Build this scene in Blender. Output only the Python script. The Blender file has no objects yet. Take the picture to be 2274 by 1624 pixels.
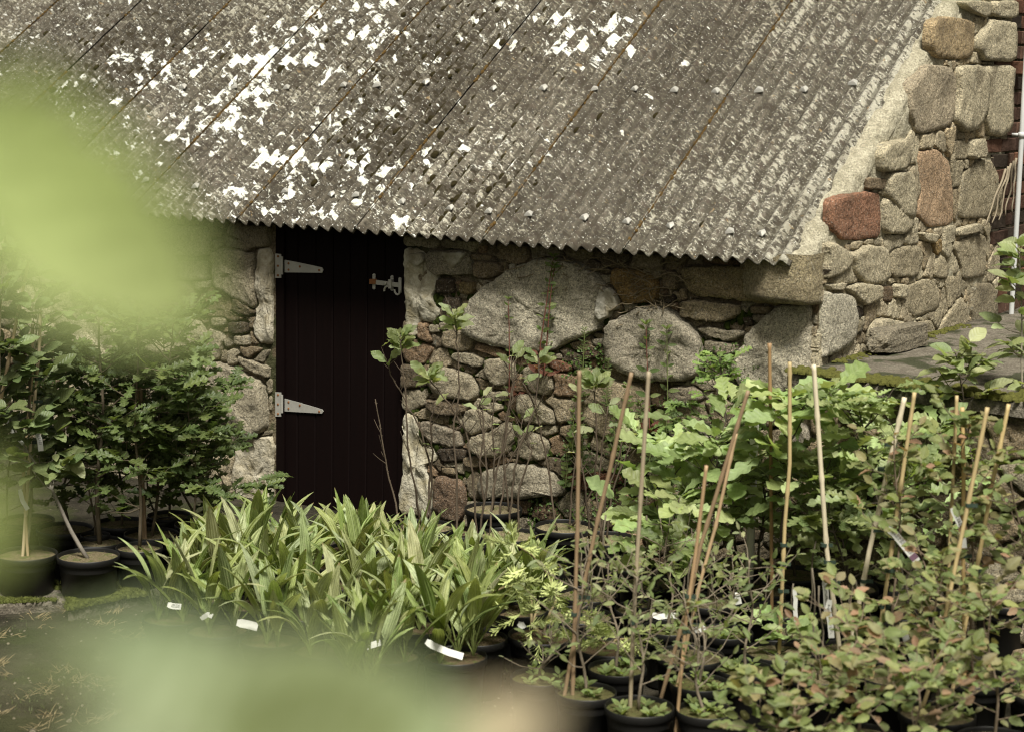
import bpy, math, random
import numpy as np
from mathutils import Vector, Matrix, Quaternion, noise
R = math.radians
random.seed(11)
C = bpy.context.scene.collection
SC = bpy.context.scene

# ------------------------------------------------------------------ camera, light, exposure
F_PX, PITCH, ROLL, CAM_Z = 4215.8, 0.1535, -0.0178, 2.24
cp, sp, cr, sr = math.cos(PITCH), math.sin(PITCH), math.cos(ROLL), math.sin(ROLL)
R0, U0, FWD = Vector((1, 0, 0)), Vector((0, sp, cp)), Vector((0, cp, -sp))
CRIGHT = R0 * cr - U0 * sr
CUP = R0 * sr + U0 * cr
CAM = Vector((0, 0, CAM_Z))
cam_data = bpy.data.cameras.new('camera')
cam = bpy.data.objects.new('camera', cam_data)
C.objects.link(cam)
cam.matrix_world = Matrix(((CRIGHT.x, CUP.x, -FWD.x, 0), (CRIGHT.y, CUP.y, -FWD.y, 0), (CRIGHT.z, CUP.z, -FWD.z, CAM_Z), (0, 0, 0, 1)))
cam_data.sensor_width = 36
cam_data.lens = F_PX / 2273 * 36
cam_data.clip_start = 0.05
cam_data.clip_end = 500
cam_data.dof.use_dof = True
cam_data.dof.focus_distance = 8.7
cam_data.dof.aperture_fstop = 3.2
SC.camera = cam

SUN_EL, SUN_AZ = 60, 172          # azimuth clockwise from +Y
world = bpy.data.worlds.new('World')
SC.world = world
world.use_nodes = True
wn, wl = world.node_tree.nodes, world.node_tree.links
wn.clear()
sky = wn.new('ShaderNodeTexSky')
sky.sky_type = 'NISHITA'
sky.sun_disc = False
sky.sun_elevation = R(SUN_EL)
sky.sun_rotation = R(SUN_AZ)
sky.dust_density = 4.0
sky.air_density = 1.0
hsv = wn.new('ShaderNodeHueSaturation')
hsv.inputs['Saturation'].default_value = 0.22
wt = wn.new('ShaderNodeMix'); wt.data_type = 'RGBA'; wt.blend_type = 'MULTIPLY'
wt.inputs['Factor'].default_value = 1.0
wt.inputs['B'].default_value = (1.06, 1.0, 0.86, 1)
bgn = wn.new('ShaderNodeBackground')
bgn.inputs['Strength'].default_value = 0.052
wo = wn.new('ShaderNodeOutputWorld')
wl.new(sky.outputs[0], hsv.inputs['Color'])
wl.new(hsv.outputs[0], wt.inputs['A'])
wl.new(wt.outputs['Result'], bgn.inputs['Color'])
wl.new(bgn.outputs[0], wo.inputs['Surface'])

sd = bpy.data.lights.new('sun', 'SUN')
sd.energy = 4.2
sd.angle = R(14)
sd.color = (1.0, 0.965, 0.88)
sun = bpy.data.objects.new('sun', sd)
C.objects.link(sun)
sdir = Vector((math.sin(R(SUN_AZ)) * math.cos(R(SUN_EL)), math.cos(R(SUN_AZ)) * math.cos(R(SUN_EL)), math.sin(R(SUN_EL))))
sun.rotation_euler = sdir.to_track_quat('Z', 'Y').to_euler()
sun.location = (0, 0, 20)

SC.view_settings.view_transform = 'Standard'
SC.view_settings.look = 'None'
SC.view_settings.gamma = 1.0
SC.view_settings.exposure = 0.66
SC.view_settings.use_curve_mapping = False
SC.render.engine = 'CYCLES'
SC.cycles.max_bounces = 6
SC.cycles.transparent_max_bounces = 6
SC.cycles.use_denoising = True
SC.cycles.pixel_filter_type = 'BLACKMAN_HARRIS'
SC.cycles.filter_width = 1.1

# ------------------------------------------------------------------ picture measurements -> points in the place
def ray(px, py):
    return (CRIGHT * ((px - 1136.5) / F_PX) + CUP * ((812 - py) / F_PX) + FWD).normalized()
def on_plane(px, py, p0, n):
    d = ray(px, py)
    return CAM + d * ((p0 - CAM).dot(n) / d.dot(n))
def at_Y(px, py, Y):
    d = ray(px, py)
    return CAM + d * (Y / d.y)
def at_dist(px, py, dist):
    return CAM + ray(px, py) * dist
CROPS = {'c1': (0, 700, 2.03), 'c3': (1500, 900, 2.03), 'c4': (2300, 900, 2.03), 'c5': (3000, 0, 2.03),
         'c6': (3000, 700, 2.03), 'e1': (0, 1400, 2.03), 'e4': (1500, 1500, 2.03), 'e5': (1800, 2100, 1.966),
         'e6': (2500, 1400, 2.03), 'e7': (3000, 1400, 2.03), 'e8': (2900, 2100, 1.9014)}
def K(tag, x, y):
    a, b, s = CROPS[tag]
    return ((a + x / s) / 1.802, (b + y / s) / 1.802)

# the shed's frames: u along the front, n out of the wall, s along the gable
TH, PHI = 0.5713, 0.6051
T = Vector((math.cos(TH), -math.sin(TH), 0))
S = Vector((math.sin(TH), math.cos(TH), 0))
NF = -S
Z = Vector((0, 0, 1))
EAVE_Z = CAM_Z - 0.756
EO = Vector((-1.39, 9.3717, EAVE_Z))             # eave line origin
UPR = (S * math.cos(PHI) + Z * math.sin(PHI))     # up the roof
NR = T.cross(UPR).normalized()
if NR.z < 0: NR = -NR
WO = Vector((-1.39, 9.3717, 0)) + S * 0.18       # front wall plane origin (n = 0)
UC = 3.06                                         # u of the gable corner
GO = WO + T * UC
def FW(u, n, z): return WO + T * u + NF * n + Z * z
def GW(s, n, z): return GO + S * s + T * n + Z * z
def RF(u, v, h=0.0): return EO + T * u + UPR * v + NR * h
def front_uv(px, py, n=0.0):
    p = on_plane(px, py, WO + NF * n, NF) - WO
    return (p.dot(T), p.z)
def gable_uv(px, py, n=0.0):
    p = on_plane(px, py, GO + T * n, T) - GO
    return (p.dot(S), p.z)
def roof_uv(px, py):
    p = on_plane(px, py, EO, NR) - EO
    return (p.dot(T), p.dot(UPR))
def ground_z(x, y):
    d = (Vector((x, y, 0)) - WO).dot(NF)          # distance in front of the wall
    t = max(0.0, min(1.0, (1.6 - d) / 1.4))
    return 0.06 * t * t * (3 - 2 * t)
def on_ground(px, py, h=0.0):
    z = 0.0
    p = None
    for _ in range(4):
        d = ray(px, py)
        p = CAM + d * ((z + h - CAM_Z) / d.z)
        z = ground_z(p.x, p.y)
    return p

# ------------------------------------------------------------------ object helpers
def tag(o, label=None, cat=None, group=None, kind=None):
    if label: o['label'] = label
    if cat: o['category'] = cat
    if group: o['group'] = group
    if kind: o['kind'] = kind
    return o
def empty(name, loc, label=None, cat=None, group=None, parent=None):
    o = bpy.data.objects.new(name, None)
    o.location = loc
    o.empty_display_size = 0.05
    C.objects.link(o)
    if parent: o.parent = parent
    return tag(o, label, cat, group)
class MB:
    def __init__(s): s.v, s.f, s.uv, s.col = [], [], None, None
    def add(s, vs, fs):
        k = len(s.v)
        s.v.extend(vs)
        s.f.extend([tuple(i + k for i in f) for f in fs])
    def box(s, o, ax, ay, az):
        vs = [o + ax * a + ay * b + az * c for c in (0, 1) for b in (0, 1) for a in (0, 1)]
        s.add(vs, [(0, 2, 3, 1), (4, 5, 7, 6), (0, 1, 5, 4), (2, 6, 7, 3), (0, 4, 6, 2), (1, 3, 7, 5)])
    def tube(s, pts, rad, n=6, cap=True):
        pts = [Vector(p) for p in pts]
        if not hasattr(rad, '__len__'): rad = [rad] * len(pts)
        k = len(s.v)
        for i, p in enumerate(pts):
            d = (pts[min(i + 1, len(pts) - 1)] - pts[max(i - 1, 0)])
            if d.length < 1e-9: d = Vector((0, 0, 1))
            d.normalize()
            a = d.cross(Vector((0.31, 0.95, 0.05))).normalized()
            b = d.cross(a)
            for j in range(n):
                an = 2 * math.pi * j / n
                s.v.append(p + (a * math.cos(an) + b * math.sin(an)) * rad[i])
        for i in range(len(pts) - 1):
            for j in range(n):
                s.f.append((k + i * n + j, k + i * n + (j + 1) % n, k + (i + 1) * n + (j + 1) % n, k + (i + 1) * n + j))
        if cap:
            s.f.append(tuple(k + j for j in range(n))[::-1])
            s.f.append(tuple(k + (len(pts) - 1) * n + j for j in range(n)))
    def lathe(s, c, prof, n=28, wob=0.0):
        k = len(s.v)
        for r, z in prof:
            for j in range(n):
                an = 2 * math.pi * j / n
                s.v.append(c + Vector((r * math.cos(an), r * math.sin(an), z)))
        for i in range(len(prof) - 1):
            for j in range(n):
                s.f.append((k + i * n + j, k + i * n + (j + 1) % n, k + (i + 1) * n + (j + 1) % n, k + (i + 1) * n + j))
    def mesh(s, name, mat, origin=Vector((0, 0, 0)), smooth=True):
        me = bpy.data.meshes.new(name)
        me.from_pydata([tuple(v - origin) for v in s.v], [], s.f)
        if smooth: me.shade_smooth()
        if mat: me.materials.append(mat)
        me.update()
        return me
    def build(s, name, mat, parent=None, loc=None, smooth=True, color=None):
        """vertices are in world space; parents are never rotated"""
        base = Vector(parent_world(parent)) if parent else Vector((0, 0, 0))
        loc = Vector(loc) if loc is not None else base
        me = s.mesh(name, mat, loc, smooth)
        o = bpy.data.objects.new(name, me)
        o.location = loc - base
        if parent: o.parent = parent
        if color: o.color = (*color, 1)
        C.objects.link(o)
        return o
def parent_world(o):
    p = Vector(o.location)
    while o.parent:
        o = o.parent
        p = p + o.location
    return p

# ------------------------------------------------------------------ materials
def mat_new(name):
    m = bpy.data.materials.new(name)
    m.use_nodes = True
    nt = m.node_tree
    nt.nodes.clear()
    out = nt.nodes.new('ShaderNodeOutputMaterial')
    b = nt.nodes.new('ShaderNodeBsdfPrincipled')
    nt.links.new(b.outputs[0], out.inputs['Surface'])
    return m, nt, b, out
class NT:
    """short node builder"""
    def __init__(s, nt): s.nt = nt
    def n(s, t, **kw):
        x = s.nt.nodes.new(t)
        for k, v in kw.items(): setattr(x, k, v)
        return x
    def link(s, a, b): s.nt.links.new(a, b)
    def setin(s, node, key, val):
        i = node.inputs[key]
        if hasattr(val, 'is_output') or isinstance(val, bpy.types.NodeSocket): s.link(val, i)
        else: i.default_value = val
    def math(s, op, a, b=0.0, c=None, clamp=False):
        x = s.n('ShaderNodeMath', operation=op, use_clamp=clamp)
        s.setin(x, 0, a); s.setin(x, 1, b)
        if c is not None: s.setin(x, 2, c)
        return x.outputs[0]
    def noise(s, vec, scale, detail=4, rough=0.55, dist=0.0):
        x = s.n('ShaderNodeTexNoise')
        if vec is not None: s.link(vec, x.inputs['Vector'])
        x.inputs['Scale'].default_value = scale
        x.inputs['Detail'].default_value = detail
        x.inputs['Roughness'].default_value = rough
        x.inputs['Distortion'].default_value = dist
        return x.outputs['Fac']
    def voro(s, vec, scale, feature='F1', out='Distance'):
        x = s.n('ShaderNodeTexVoronoi', feature=feature)
        if vec is not None: s.link(vec, x.inputs['Vector'])
        x.inputs['Scale'].default_value = scale
        return x.outputs[out]
    def step(s, v, lo, hi):
        x = s.n('ShaderNodeMapRange', interpolation_type='SMOOTHSTEP')
        s.setin(x, 0, v)
        s.setin(x, 1, lo); s.setin(x, 2, hi)
        return x.outputs[0]
    def mix(s, f, a, b, mode='MIX'):
        x = s.n('ShaderNodeMix', data_type='RGBA', blend_type=mode)
        s.setin(x, 'Factor', f)
        ins = [i for i in x.inputs if i.type == 'RGBA']
        for i, v in zip(ins, (a, b)):
            if isinstance(v, bpy.types.NodeSocket): s.link(v, i)
            else: i.default_value = (*v, 1) if len(v) == 3 else v
        return [o for o in x.outputs if o.type == 'RGBA'][0]
    def grey(s, v):
        x = s.n('ShaderNodeCombineColor')
        for i in range(3): s.link(v, x.inputs[i])
        return x.outputs[0]
    def bump(s, h, strength, dist, normal=None):
        x = s.n('ShaderNodeBump')
        x.inputs['Strength'].default_value = strength
        x.inputs['Distance'].default_value = dist
        s.link(h, x.inputs['Height'])
        if normal is not None: s.link(normal, x.inputs['Normal'])
        return x.outputs[0]
    def pos(s): return s.n('ShaderNodeNewGeometry').outputs['Position']
    def objcol(s): return s.n('ShaderNodeObjectInfo').outputs['Color']
    def objrand(s): return s.n('ShaderNodeObjectInfo').outputs['Random']
    def scalev(s, vec, k):
        x = s.n('ShaderNodeVectorMath', operation='MULTIPLY')
        s.link(vec, x.inputs[0]); x.inputs[1].default_value = k
        return x.outputs[0]

def m_stone():
    m, nt, b, _ = mat_new('granite'); g = NT(nt)
    p = g.pos()
    fine = g.noise(p, 170, 3, 0.7)
    mid = g.noise(p, 38, 4, 0.6)
    big = g.noise(p, 7, 4, 0.6)
    grain = g.math('ADD', g.math('MULTIPLY', g.step(fine, 0.36, 0.64), 0.6), g.math('MULTIPLY', g.step(g.noise(p, 75, 4, 0.75), 0.38, 0.64), 0.5))
    k = g.math('MULTIPLY', g.math('ADD', 0.42, grain), g.math('ADD', 0.55, g.math('MULTIPLY', big, 0.9)))
    col = g.mix(1.0, g.mix(1.0, g.objcol(), (1.07, 1.01, 0.90), 'MULTIPLY'), g.grey(k), 'MULTIPLY')
    col = g.mix(g.math('MULTIPLY', g.step(g.noise(p, 95, 2, 0.8), 0.56, 0.66), 0.55), col, (0.045, 0.04, 0.03))
    col = g.mix(g.math('MULTIPLY', g.step(g.noise(p, 120, 2, 0.8), 0.6, 0.68), 0.5), col, (0.6, 0.58, 0.5))
    col = g.mix(g.math('MULTIPLY', g.step(g.noise(p, 4.3, 5, 0.65), 0.53, 0.68), 0.45), col, (0.13, 0.10, 0.06))
    col = g.mix(g.math('MULTIPLY', g.step(g.noise(p, 13, 5, 0.7), 0.62, 0.7), 0.35), col, (0.45, 0.45, 0.38))
    g.link(col, b.inputs['Base Color'])
    b.inputs['Roughness'].default_value = 0.93
    b.inputs['Specular IOR Level'].default_value = 0.25
    n1 = g.bump(mid, 1.0, 0.032)
    n1 = g.bump(g.noise(p, 85, 4, 0.7), 0.9, 0.012, n1)
    n2 = g.bump(fine, 0.6, 0.006, n1)
    g.link(n2, b.inputs['Normal'])
    return m
def m_mortar(name, c1, c2, mossy):
    m, nt, b, _ = mat_new(name); g = NT(nt)
    p = g.pos()
    k = g.noise(p, 22, 5, 0.65)
    f = g.noise(p, 130, 3, 0.7)
    col = g.mix(g.step(k, 0.35, 0.65), c1, c2)
    col = g.mix(g.step(f, 0.3, 0.8), col, tuple(x * 0.45 for x in c1))
    if mossy:
        col = g.mix(g.math('MULTIPLY', g.step(g.noise(p, 5.5, 4, 0.6), 0.5, 0.6), 0.8), col, (0.022, 0.03, 0.008))
    g.link(col, b.inputs['Base Color'])
    b.inputs['Roughness'].default_value = 0.95
    b.inputs['Specular IOR Level'].default_value = 0.15
    g.link(g.bump(f, 0.7, 0.006, g.bump(k, 1.0, 0.03)), b.inputs['Normal'])
    return m
def m_plaster():
    m, nt, b, _ = mat_new('lime_render'); g = NT(nt)
    p = g.pos()
    k = g.noise(p, 11, 5, 0.65); f = g.noise(p, 150, 3, 0.7)
    crack = g.voro(p, 14, 'DISTANCE_TO_EDGE')
    col = g.mix(g.step(k, 0.35, 0.7), g.objcol(), g.mix(1.0, g.objcol(), (0.5, 0.46, 0.36), 'MULTIPLY'))
    col = g.mix(g.math('MULTIPLY', g.step(f, 0.5, 0.75), 0.5), col, (0.12, 0.11, 0.08))
    g.link(col, b.inputs['Base Color'])
    b.inputs['Roughness'].default_value = 0.95
    b.inputs['Specular IOR Level'].default_value = 0.15
    g.link(g.bump(f, 0.6, 0.004, g.bump(g.noise(p, 45, 4, 0.65), 0.9, 0.014)), b.inputs['Normal'])
    return m
def m_roof():
    m, nt, b, _ = mat_new('weathered_cement_sheet'); g = NT(nt)
    uv = g.n('ShaderNodeUVMap', uv_map='UVMap').outputs[0]
    att = g.n('ShaderNodeAttribute', attribute_name='lichen')
    lich = att.outputs['Color']
    sepc = g.n('ShaderNodeSeparateColor'); g.link(lich, sepc.inputs[0])
    white_d, moss_d, pale_d = sepc.outputs[0], sepc.outputs[1], sepc.outputs[2]
    a = g.noise(uv, 42, 5, 0.72)
    f = g.noise(uv, 110, 4, 0.75)
    bg = g.noise(uv, 3.0, 4, 0.6)
    col = g.mix(g.step(a, 0.33, 0.68), (0.024, 0.021, 0.015), (0.125, 0.111, 0.084))
    col = g.mix(g.math('MULTIPLY', g.step(bg, 0.35, 0.7), 0.45), col, (0.12, 0.108, 0.085))
    # long streaks running down the slope
    st = g.noise(g.scalev(uv, (60, 3.0, 1)), 1.0, 4, 0.6)
    col = g.mix(g.math('MULTIPLY', g.step(st, 0.5, 0.72), 0.35), col, (0.30, 0.27, 0.215))
    # crusty pale lichen mottle
    cr_ = g.math('ADD', g.noise(uv, 50, 5, 0.75), g.math('MULTIPLY', g.math('SUBTRACT', g.noise(uv, 7, 3, 0.6), 0.5), 0.35))
    cr_ = g.math('ADD', cr_, g.math('MULTIPLY', g.math('SUBTRACT', pale_d, 0.5), 0.25))
    col = g.mix(g.math('MULTIPLY', g.step(cr_, 0.56, 0.62), 0.78), col, (0.40, 0.385, 0.31))
    cl = g.noise(uv, 17, 4, 0.6)
    col = g.mix(g.math('MULTIPLY', g.step(cl, 0.53, 0.60), 0.8), col, (0.045, 0.037, 0.027))
    # dark round spots
    v1 = g.n('ShaderNodeTexVoronoi', feature='F1'); g.link(uv, v1.inputs['Vector']); v1.inputs['Scale'].default_value = 16
    spot = g.math('MULTIPLY', g.step(g.math('ADD', v1.outputs['Distance'], g.math('MULTIPLY', f, 0.12)), 0.33, 0.27), g.step(g.noise(uv, 6, 2), 0.45, 0.55))
    col = g.mix(g.math('MULTIPLY', spot, 0.75), col, (0.075, 0.06, 0.045))
    # painted shade plus dirt and algae in the troughs, so the corrugation reads
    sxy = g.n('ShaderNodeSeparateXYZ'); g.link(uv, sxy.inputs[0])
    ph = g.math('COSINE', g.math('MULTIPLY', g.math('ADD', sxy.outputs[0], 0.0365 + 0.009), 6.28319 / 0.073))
    dirt_shade = g.step(g.math('ADD', ph, g.math('MULTIPLY', g.math('SUBTRACT', g.noise(g.scalev(uv, (16, 6, 1)), 1.0, 5, 0.75), 0.5), 3.2)), -0.25, -0.85)
    col = g.mix(g.math('MULTIPLY', dirt_shade, 0.68), col, (0.050, 0.043, 0.030))
    # ochre lichen
    oc = g.step(g.noise(uv, 19, 4, 0.6), 0.655, 0.70)
    col = g.mix(g.math('MULTIPLY', oc, 0.6), col, (0.33, 0.235, 0.12))
    rsh = g.math('ADD', 0.80, g.math('MULTIPLY', g.objrand(), 0.35))
    col = g.mix(1.0, col, g.grey(rsh), 'MULTIPLY')
    big2 = g.step(g.noise(g.scalev(uv, (1.6, 1.0, 1)), 1.0, 4, 0.65), 0.42, 0.62)
    col = g.mix(g.math('MULTIPLY', big2, 0.45), col, g.mix(1.0, col, (0.42, 0.38, 0.32), 'MULTIPLY'))
    # specks
    sp_ = g.step(g.noise(uv, 120, 2, 0.5), 0.66, 0.69)
    col = g.mix(g.math('MULTIPLY', sp_, 0.9), col, (0.68, 0.68, 0.62))
    # white rosettes: big and small
    wp = g.math('ADD', g.noise(g.scalev(uv, (1.0, 0.72, 1)), 9.5, 8, 0.66, 0.5), g.math('MULTIPLY', g.math('SUBTRACT', white_d, 0.5), 0.42))
    wp2 = g.math('ADD', g.noise(uv, 27, 5, 0.6), g.math('MULTIPLY', g.math('SUBTRACT', white_d, 0.5), 0.22))
    w = g.math('MAXIMUM', g.step(wp, 0.640, 0.662), g.step(wp2, 0.660, 0.685))
    w = g.math('MULTIPLY', w, g.step(g.noise(uv, 70, 4, 0.7), 0.28, 0.40))
    wcol = g.mix(g.step(g.noise(uv, 45, 4, 0.7), 0.35, 0.6), (0.42, 0.42, 0.35), (0.74, 0.75, 0.70))
    col = g.mix(w, col, wcol)
    # black moss stain
    ms = g.math('ADD', g.noise(uv, 24, 5, 0.65), g.math('MULTIPLY', g.math('SUBTRACT', moss_d, 0.5), 0.40))
    col = g.mix(g.math('MULTIPLY', g.step(ms, 0.62, 0.655), 0.92), col, (0.028, 0.022, 0.012))
    g.link(col, b.inputs['Base Color'])
    b.inputs['Roughness'].default_value = 0.92
    b.inputs['Specular IOR Level'].default_value = 0.2
    h = g.math('ADD', g.math('MULTIPLY', w, 0.5), g.math('ADD', g.math('MULTIPLY', a, 0.8), g.math('MULTIPLY', f, 0.5)))
    g.link(g.bump(h, 0.8, 0.006), b.inputs['Normal'])
    return m
def m_simple(name, col, rough=0.6, metal=0.0, nscale=30, namp=0.35, bump=0.3, bdist=0.004, obj=False, spec=0.4, stretch=None):
    m, nt, b, _ = mat_new(name); g = NT(nt)
    p = g.pos() if stretch is None else g.scalev(g.n('ShaderNodeTexCoord').outputs['Object'], stretch)
    k = g.noise(p, nscale, 5, 0.65)
    base = g.objcol() if obj else None
    kk = g.grey(g.math('ADD', 1.0 - namp, g.math('MULTIPLY', k, 2 * namp)))
    c = g.mix(1.0, base if obj else col, kk, 'MULTIPLY')
    g.link(c, b.inputs['Base Color'])
    b.inputs['Roughness'].default_value = rough
    b.inputs['Metallic'].default_value = metal
    b.inputs['Specular IOR Level'].default_value = spec
    if bump: g.link(g.bump(k, bump, bdist), b.inputs['Normal'])
    return m
def m_leaf(name, nv=7.0, slope=0.9, vein=0.25, trans=0.33, rough=0.5, pleat=False):
    m, nt, b, out = mat_new(name); g = NT(nt)
    tc = g.n('ShaderNodeTexCoord').outputs['Object']
    sx = g.n('ShaderNodeSeparateXYZ'); g.link(tc, sx.inputs[0])
    ax = g.math('ABSOLUTE', sx.outputs[0])
    if pleat:
        v = g.math('SINE', g.math('MULTIPLY', sx.outputs[0], 230.0))
    else:
        v = g.math('SINE', g.math('MULTIPLY', g.math('SUBTRACT', sx.outputs[1], g.math('MULTIPLY', ax, slope)), nv * 6.283))
    vl = g.step(v, 0.80, 1.0)
    mid = g.step(ax, 0.016, 0.006)
    vv = g.math('MAXIMUM', vl, mid)
    p = g.pos()
    k = g.noise(p, 45, 4, 0.6)
    col = g.mix(1.0, g.objcol(), g.grey(g.math('ADD', 0.6, g.math('MULTIPLY', k, 0.8))), 'MULTIPLY')
    lite = g.mix(0.5, g.objcol(), (0.45, 0.5, 0.28))
    col = g.mix(g.math('MULTIPLY', vv, vein), col, lite)
    if pleat:   # browned tips and scorch marks
        col = g.mix(g.step(g.math('ADD', sx.outputs[1], g.math('MULTIPLY', g.noise(p, 30, 3), 0.15)), 1.0, 1.06), col, (0.30, 0.22, 0.11))
        col = g.mix(g.math('MULTIPLY', g.step(g.noise(g.scalev(p, (1, 1, 0.5)), 40, 3, 0.6), 0.68, 0.72), 0.6), col, (0.42, 0.40, 0.26))
    else:
        col = g.mix(g.math('MULTIPLY', g.step(g.noise(p, 60, 3, 0.6), 0.69, 0.73), 0.6), col, (0.16, 0.11, 0.04))
    g.link(col, b.inputs['Base Color'])
    b.inputs['Roughness'].default_value = rough
    b.inputs['Specular IOR Level'].default_value = 0.4
    nrm = g.bump(v, 0.35 if not pleat else 0.8, 0.0015 if not pleat else 0.003)
    g.link(nrm, b.inputs['Normal'])
    tr = g.n('ShaderNodeBsdfTranslucent')
    g.link(g.mix(1.0, col, (1.5, 1.55, 0.75), 'MULTIPLY'), tr.inputs['Color'])
    ms = g.n('ShaderNodeMixShader'); ms.inputs[0].default_value = trans
    g.link(b.outputs[0], ms.inputs[1]); g.link(tr.outputs[0], ms.inputs[2])
    g.link(ms.outputs[0], out.inputs['Surface'])
    return m
def m_ground():
    m, nt, b, _ = mat_new('soil'); g = NT(nt)
    p = g.pos()
    a = g.noise(p, 4, 6, 0.7); f = g.noise(p, 60, 4, 0.7); h = g.noise(p, 18, 5, 0.7)
    col = g.mix(g.step(a, 0.35, 0.65), (0.018, 0.016, 0.011), (0.050, 0.044, 0.031))
    col = g.mix(g.math('MULTIPLY', g.step(g.noise(p, 2.2, 4, 0.6), 0.48, 0.6), 0.7), col, (0.030, 0.036, 0.012))
    col = g.mix(g.math('MULTIPLY', g.step(f, 0.6, 0.7), 0.6), col, (0.17, 0.15, 0.11))
    g.link(col, b.inputs['Base Color'])
    b.inputs['Roughness'].default_value = 0.97
    b.inputs['Specular IOR Level'].default_value = 0.1
    g.link(g.bump(f, 0.8, 0.01, g.bump(h, 1.0, 0.03)), b.inputs['Normal'])
    return m
def m_compost():
    m, nt, b, _ = mat_new('compost'); g = NT(nt)
    p = g.pos()
    f = g.noise(p, 150, 4, 0.75); k = g.noise(p, 25, 4, 0.6)
    c = g.mix(g.step(f, 0.35, 0.65), g.mix(1.0, g.objcol(), (0.35, 0.33, 0.3), 'MULTIPLY'), g.objcol())
    c = g.mix(g.math('MULTIPLY', g.step(k, 0.5, 0.6), 0.6), c, (0.075, 0.10, 0.025))
    g.link(c, b.inputs['Base Color'])
    b.inputs['Roughness'].default_value = 1.0
    b.inputs['Specular IOR Level'].default_value = 0.1
    g.link(g.bump(f, 1.0, 0.008), b.inputs['Normal'])
    return m
M = {}
M['stone'] = m_stone()
M['mortar_dark'] = m_mortar('earthy_mortar', (0.13, 0.10, 0.062), (0.27, 0.225, 0.15), True)
M['mortar_pale'] = m_mortar('lime_mortar', (0.36, 0.33, 0.235), (0.54, 0.50, 0.375), False)
M['plaster'] = m_plaster()
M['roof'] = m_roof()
M['ground'] = m_ground()
M['compost'] = m_compost()
M['moss'] = m_simple('moss_green', (0.05, 0.07, 0.012), 1.0, nscale=60, namp=0.7, bump=1.0, bdist=0.01, obj=True, spec=0.1)
M['wood_black'] = m_simple('maroon_painted_board', (0.0035, 0.0011, 0.0009), 0.7, nscale=3, namp=0.45, bump=0.15, bdist=0.002, stretch=(12, 12, 1), spec=0.1)
M['dark_wood'] = m_simple('old_dark_timber', (0.010, 0.008, 0.006), 0.9, nscale=10, spec=0.1)
M['zinc'] = m_simple('galvanised_steel', (0.40, 0.39, 0.35), 0.55, 0.35, nscale=25, namp=0.25, bump=0.1)
M['rust'] = m_simple('rusty_steel', (0.22, 0.09, 0.03), 0.85, 0.1, nscale=50, namp=0.5)
M['pot'] = m_simple('black_plastic', (0.008, 0.0077, 0.007), 0.5, nscale=18, namp=0.5, bump=0.06, spec=0.4)
M['bamboo'] = m_simple('bamboo', (1, 1, 1), 0.55, nscale=2.2, namp=0.5, bump=0.2, bdist=0.001, obj=True, stretch=(60, 60, 3))
M['tie'] = m_simple('green_tape', (0.03, 0.05, 0.035), 0.6)
M['stem'] = m_simple('bark', (1, 1, 1), 0.85, nscale=90, namp=0.5, bump=0.5, obj=True, spec=0.2)
M['white'] = m_simple('white_plastic', (0.62, 0.62, 0.58), 0.45, nscale=30, namp=0.2, bump=0)
M['ink'] = m_simple('ink', (0.05, 0.05, 0.06), 0.7, bump=0)
M['purple'] = m_simple('purple_print', (0.16, 0.09, 0.13), 0.6, bump=0)
M['pipe'] = m_simple('grey_plastic_pipe', (0.50, 0.51, 0.50), 0.5, nscale=10, namp=0.12, bump=0)
M['brick'] = m_simple('old_brick', (1, 1, 1), 0.95, nscale=55, namp=0.55, bump=0.8, bdist=0.008, obj=True, spec=0.1)
M['concrete'] = m_mortar('old_concrete', (0.15, 0.13, 0.10), (0.25, 0.225, 0.175), True)
M['straw'] = m_simple('dry_grass', (0.34, 0.27, 0.15), 0.8, nscale=30, namp=0.4, bump=0)
M['blade'] = m_simple('green_blade', (1, 1, 1), 0.6, nscale=30, namp=0.4, bump=0, obj=True)
M['leaf'] = m_leaf('broad_leaf')
M['leaf_soft'] = m_leaf('young_leaf', vein=0.12, trans=0.5)
M['leaf_horn'] = m_leaf('ribbed_leaf', nv=10, slope=0.7, vein=0.35)
M['leaf_palm'] = m_leaf('pleated_leaf', vein=0.38, trans=0.3, rough=0.42, pleat=True)
M['needle'] = m_simple('fir_needle', (1, 1, 1), 0.5, nscale=20, namp=0.3, bump=0, obj=True)

# ------------------------------------------------------------------ ground
def build_ground():
    mb = MB()
    xs = [-150, -60, -20, -8] + [-4.5 + i * 0.09 for i in range(101)] + [8, 20, 60, 150]
    ys = [-150, -60, -20, -4, 0, 2] + [3.0 + i * 0.09 for i in range(92)] + [14, 20, 60, 200]
    vs = []
    for y in ys:
        for x in xs:
            z = ground_z(x, y)
            if abs(x) < 6 and 2.5 < y < 12:
                z += (noise.noise(Vector((x * 3, y * 3, 1))) * 0.010 + noise.noise(Vector((x * 11, y * 11, 4))) * 0.006)
            vs.append(Vector((x, y, z)))
    n = len(xs)
    mb.add(vs, [(j * n + i, j * n + i + 1, (j + 1) * n + i + 1, (j + 1) * n + i) for j in range(len(ys) - 1) for i in range(n - 1)])
    tag(mb.build('ground', M['ground']), kind='structure')
build_ground()
# ------------------------------------------------------------------ the shed
shed = empty('stone_shed', FW(1.5, 0, 0), 'low granite outbuilding with lichen spotted corrugated roof and dark maroon door', 'outbuilding')

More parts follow.
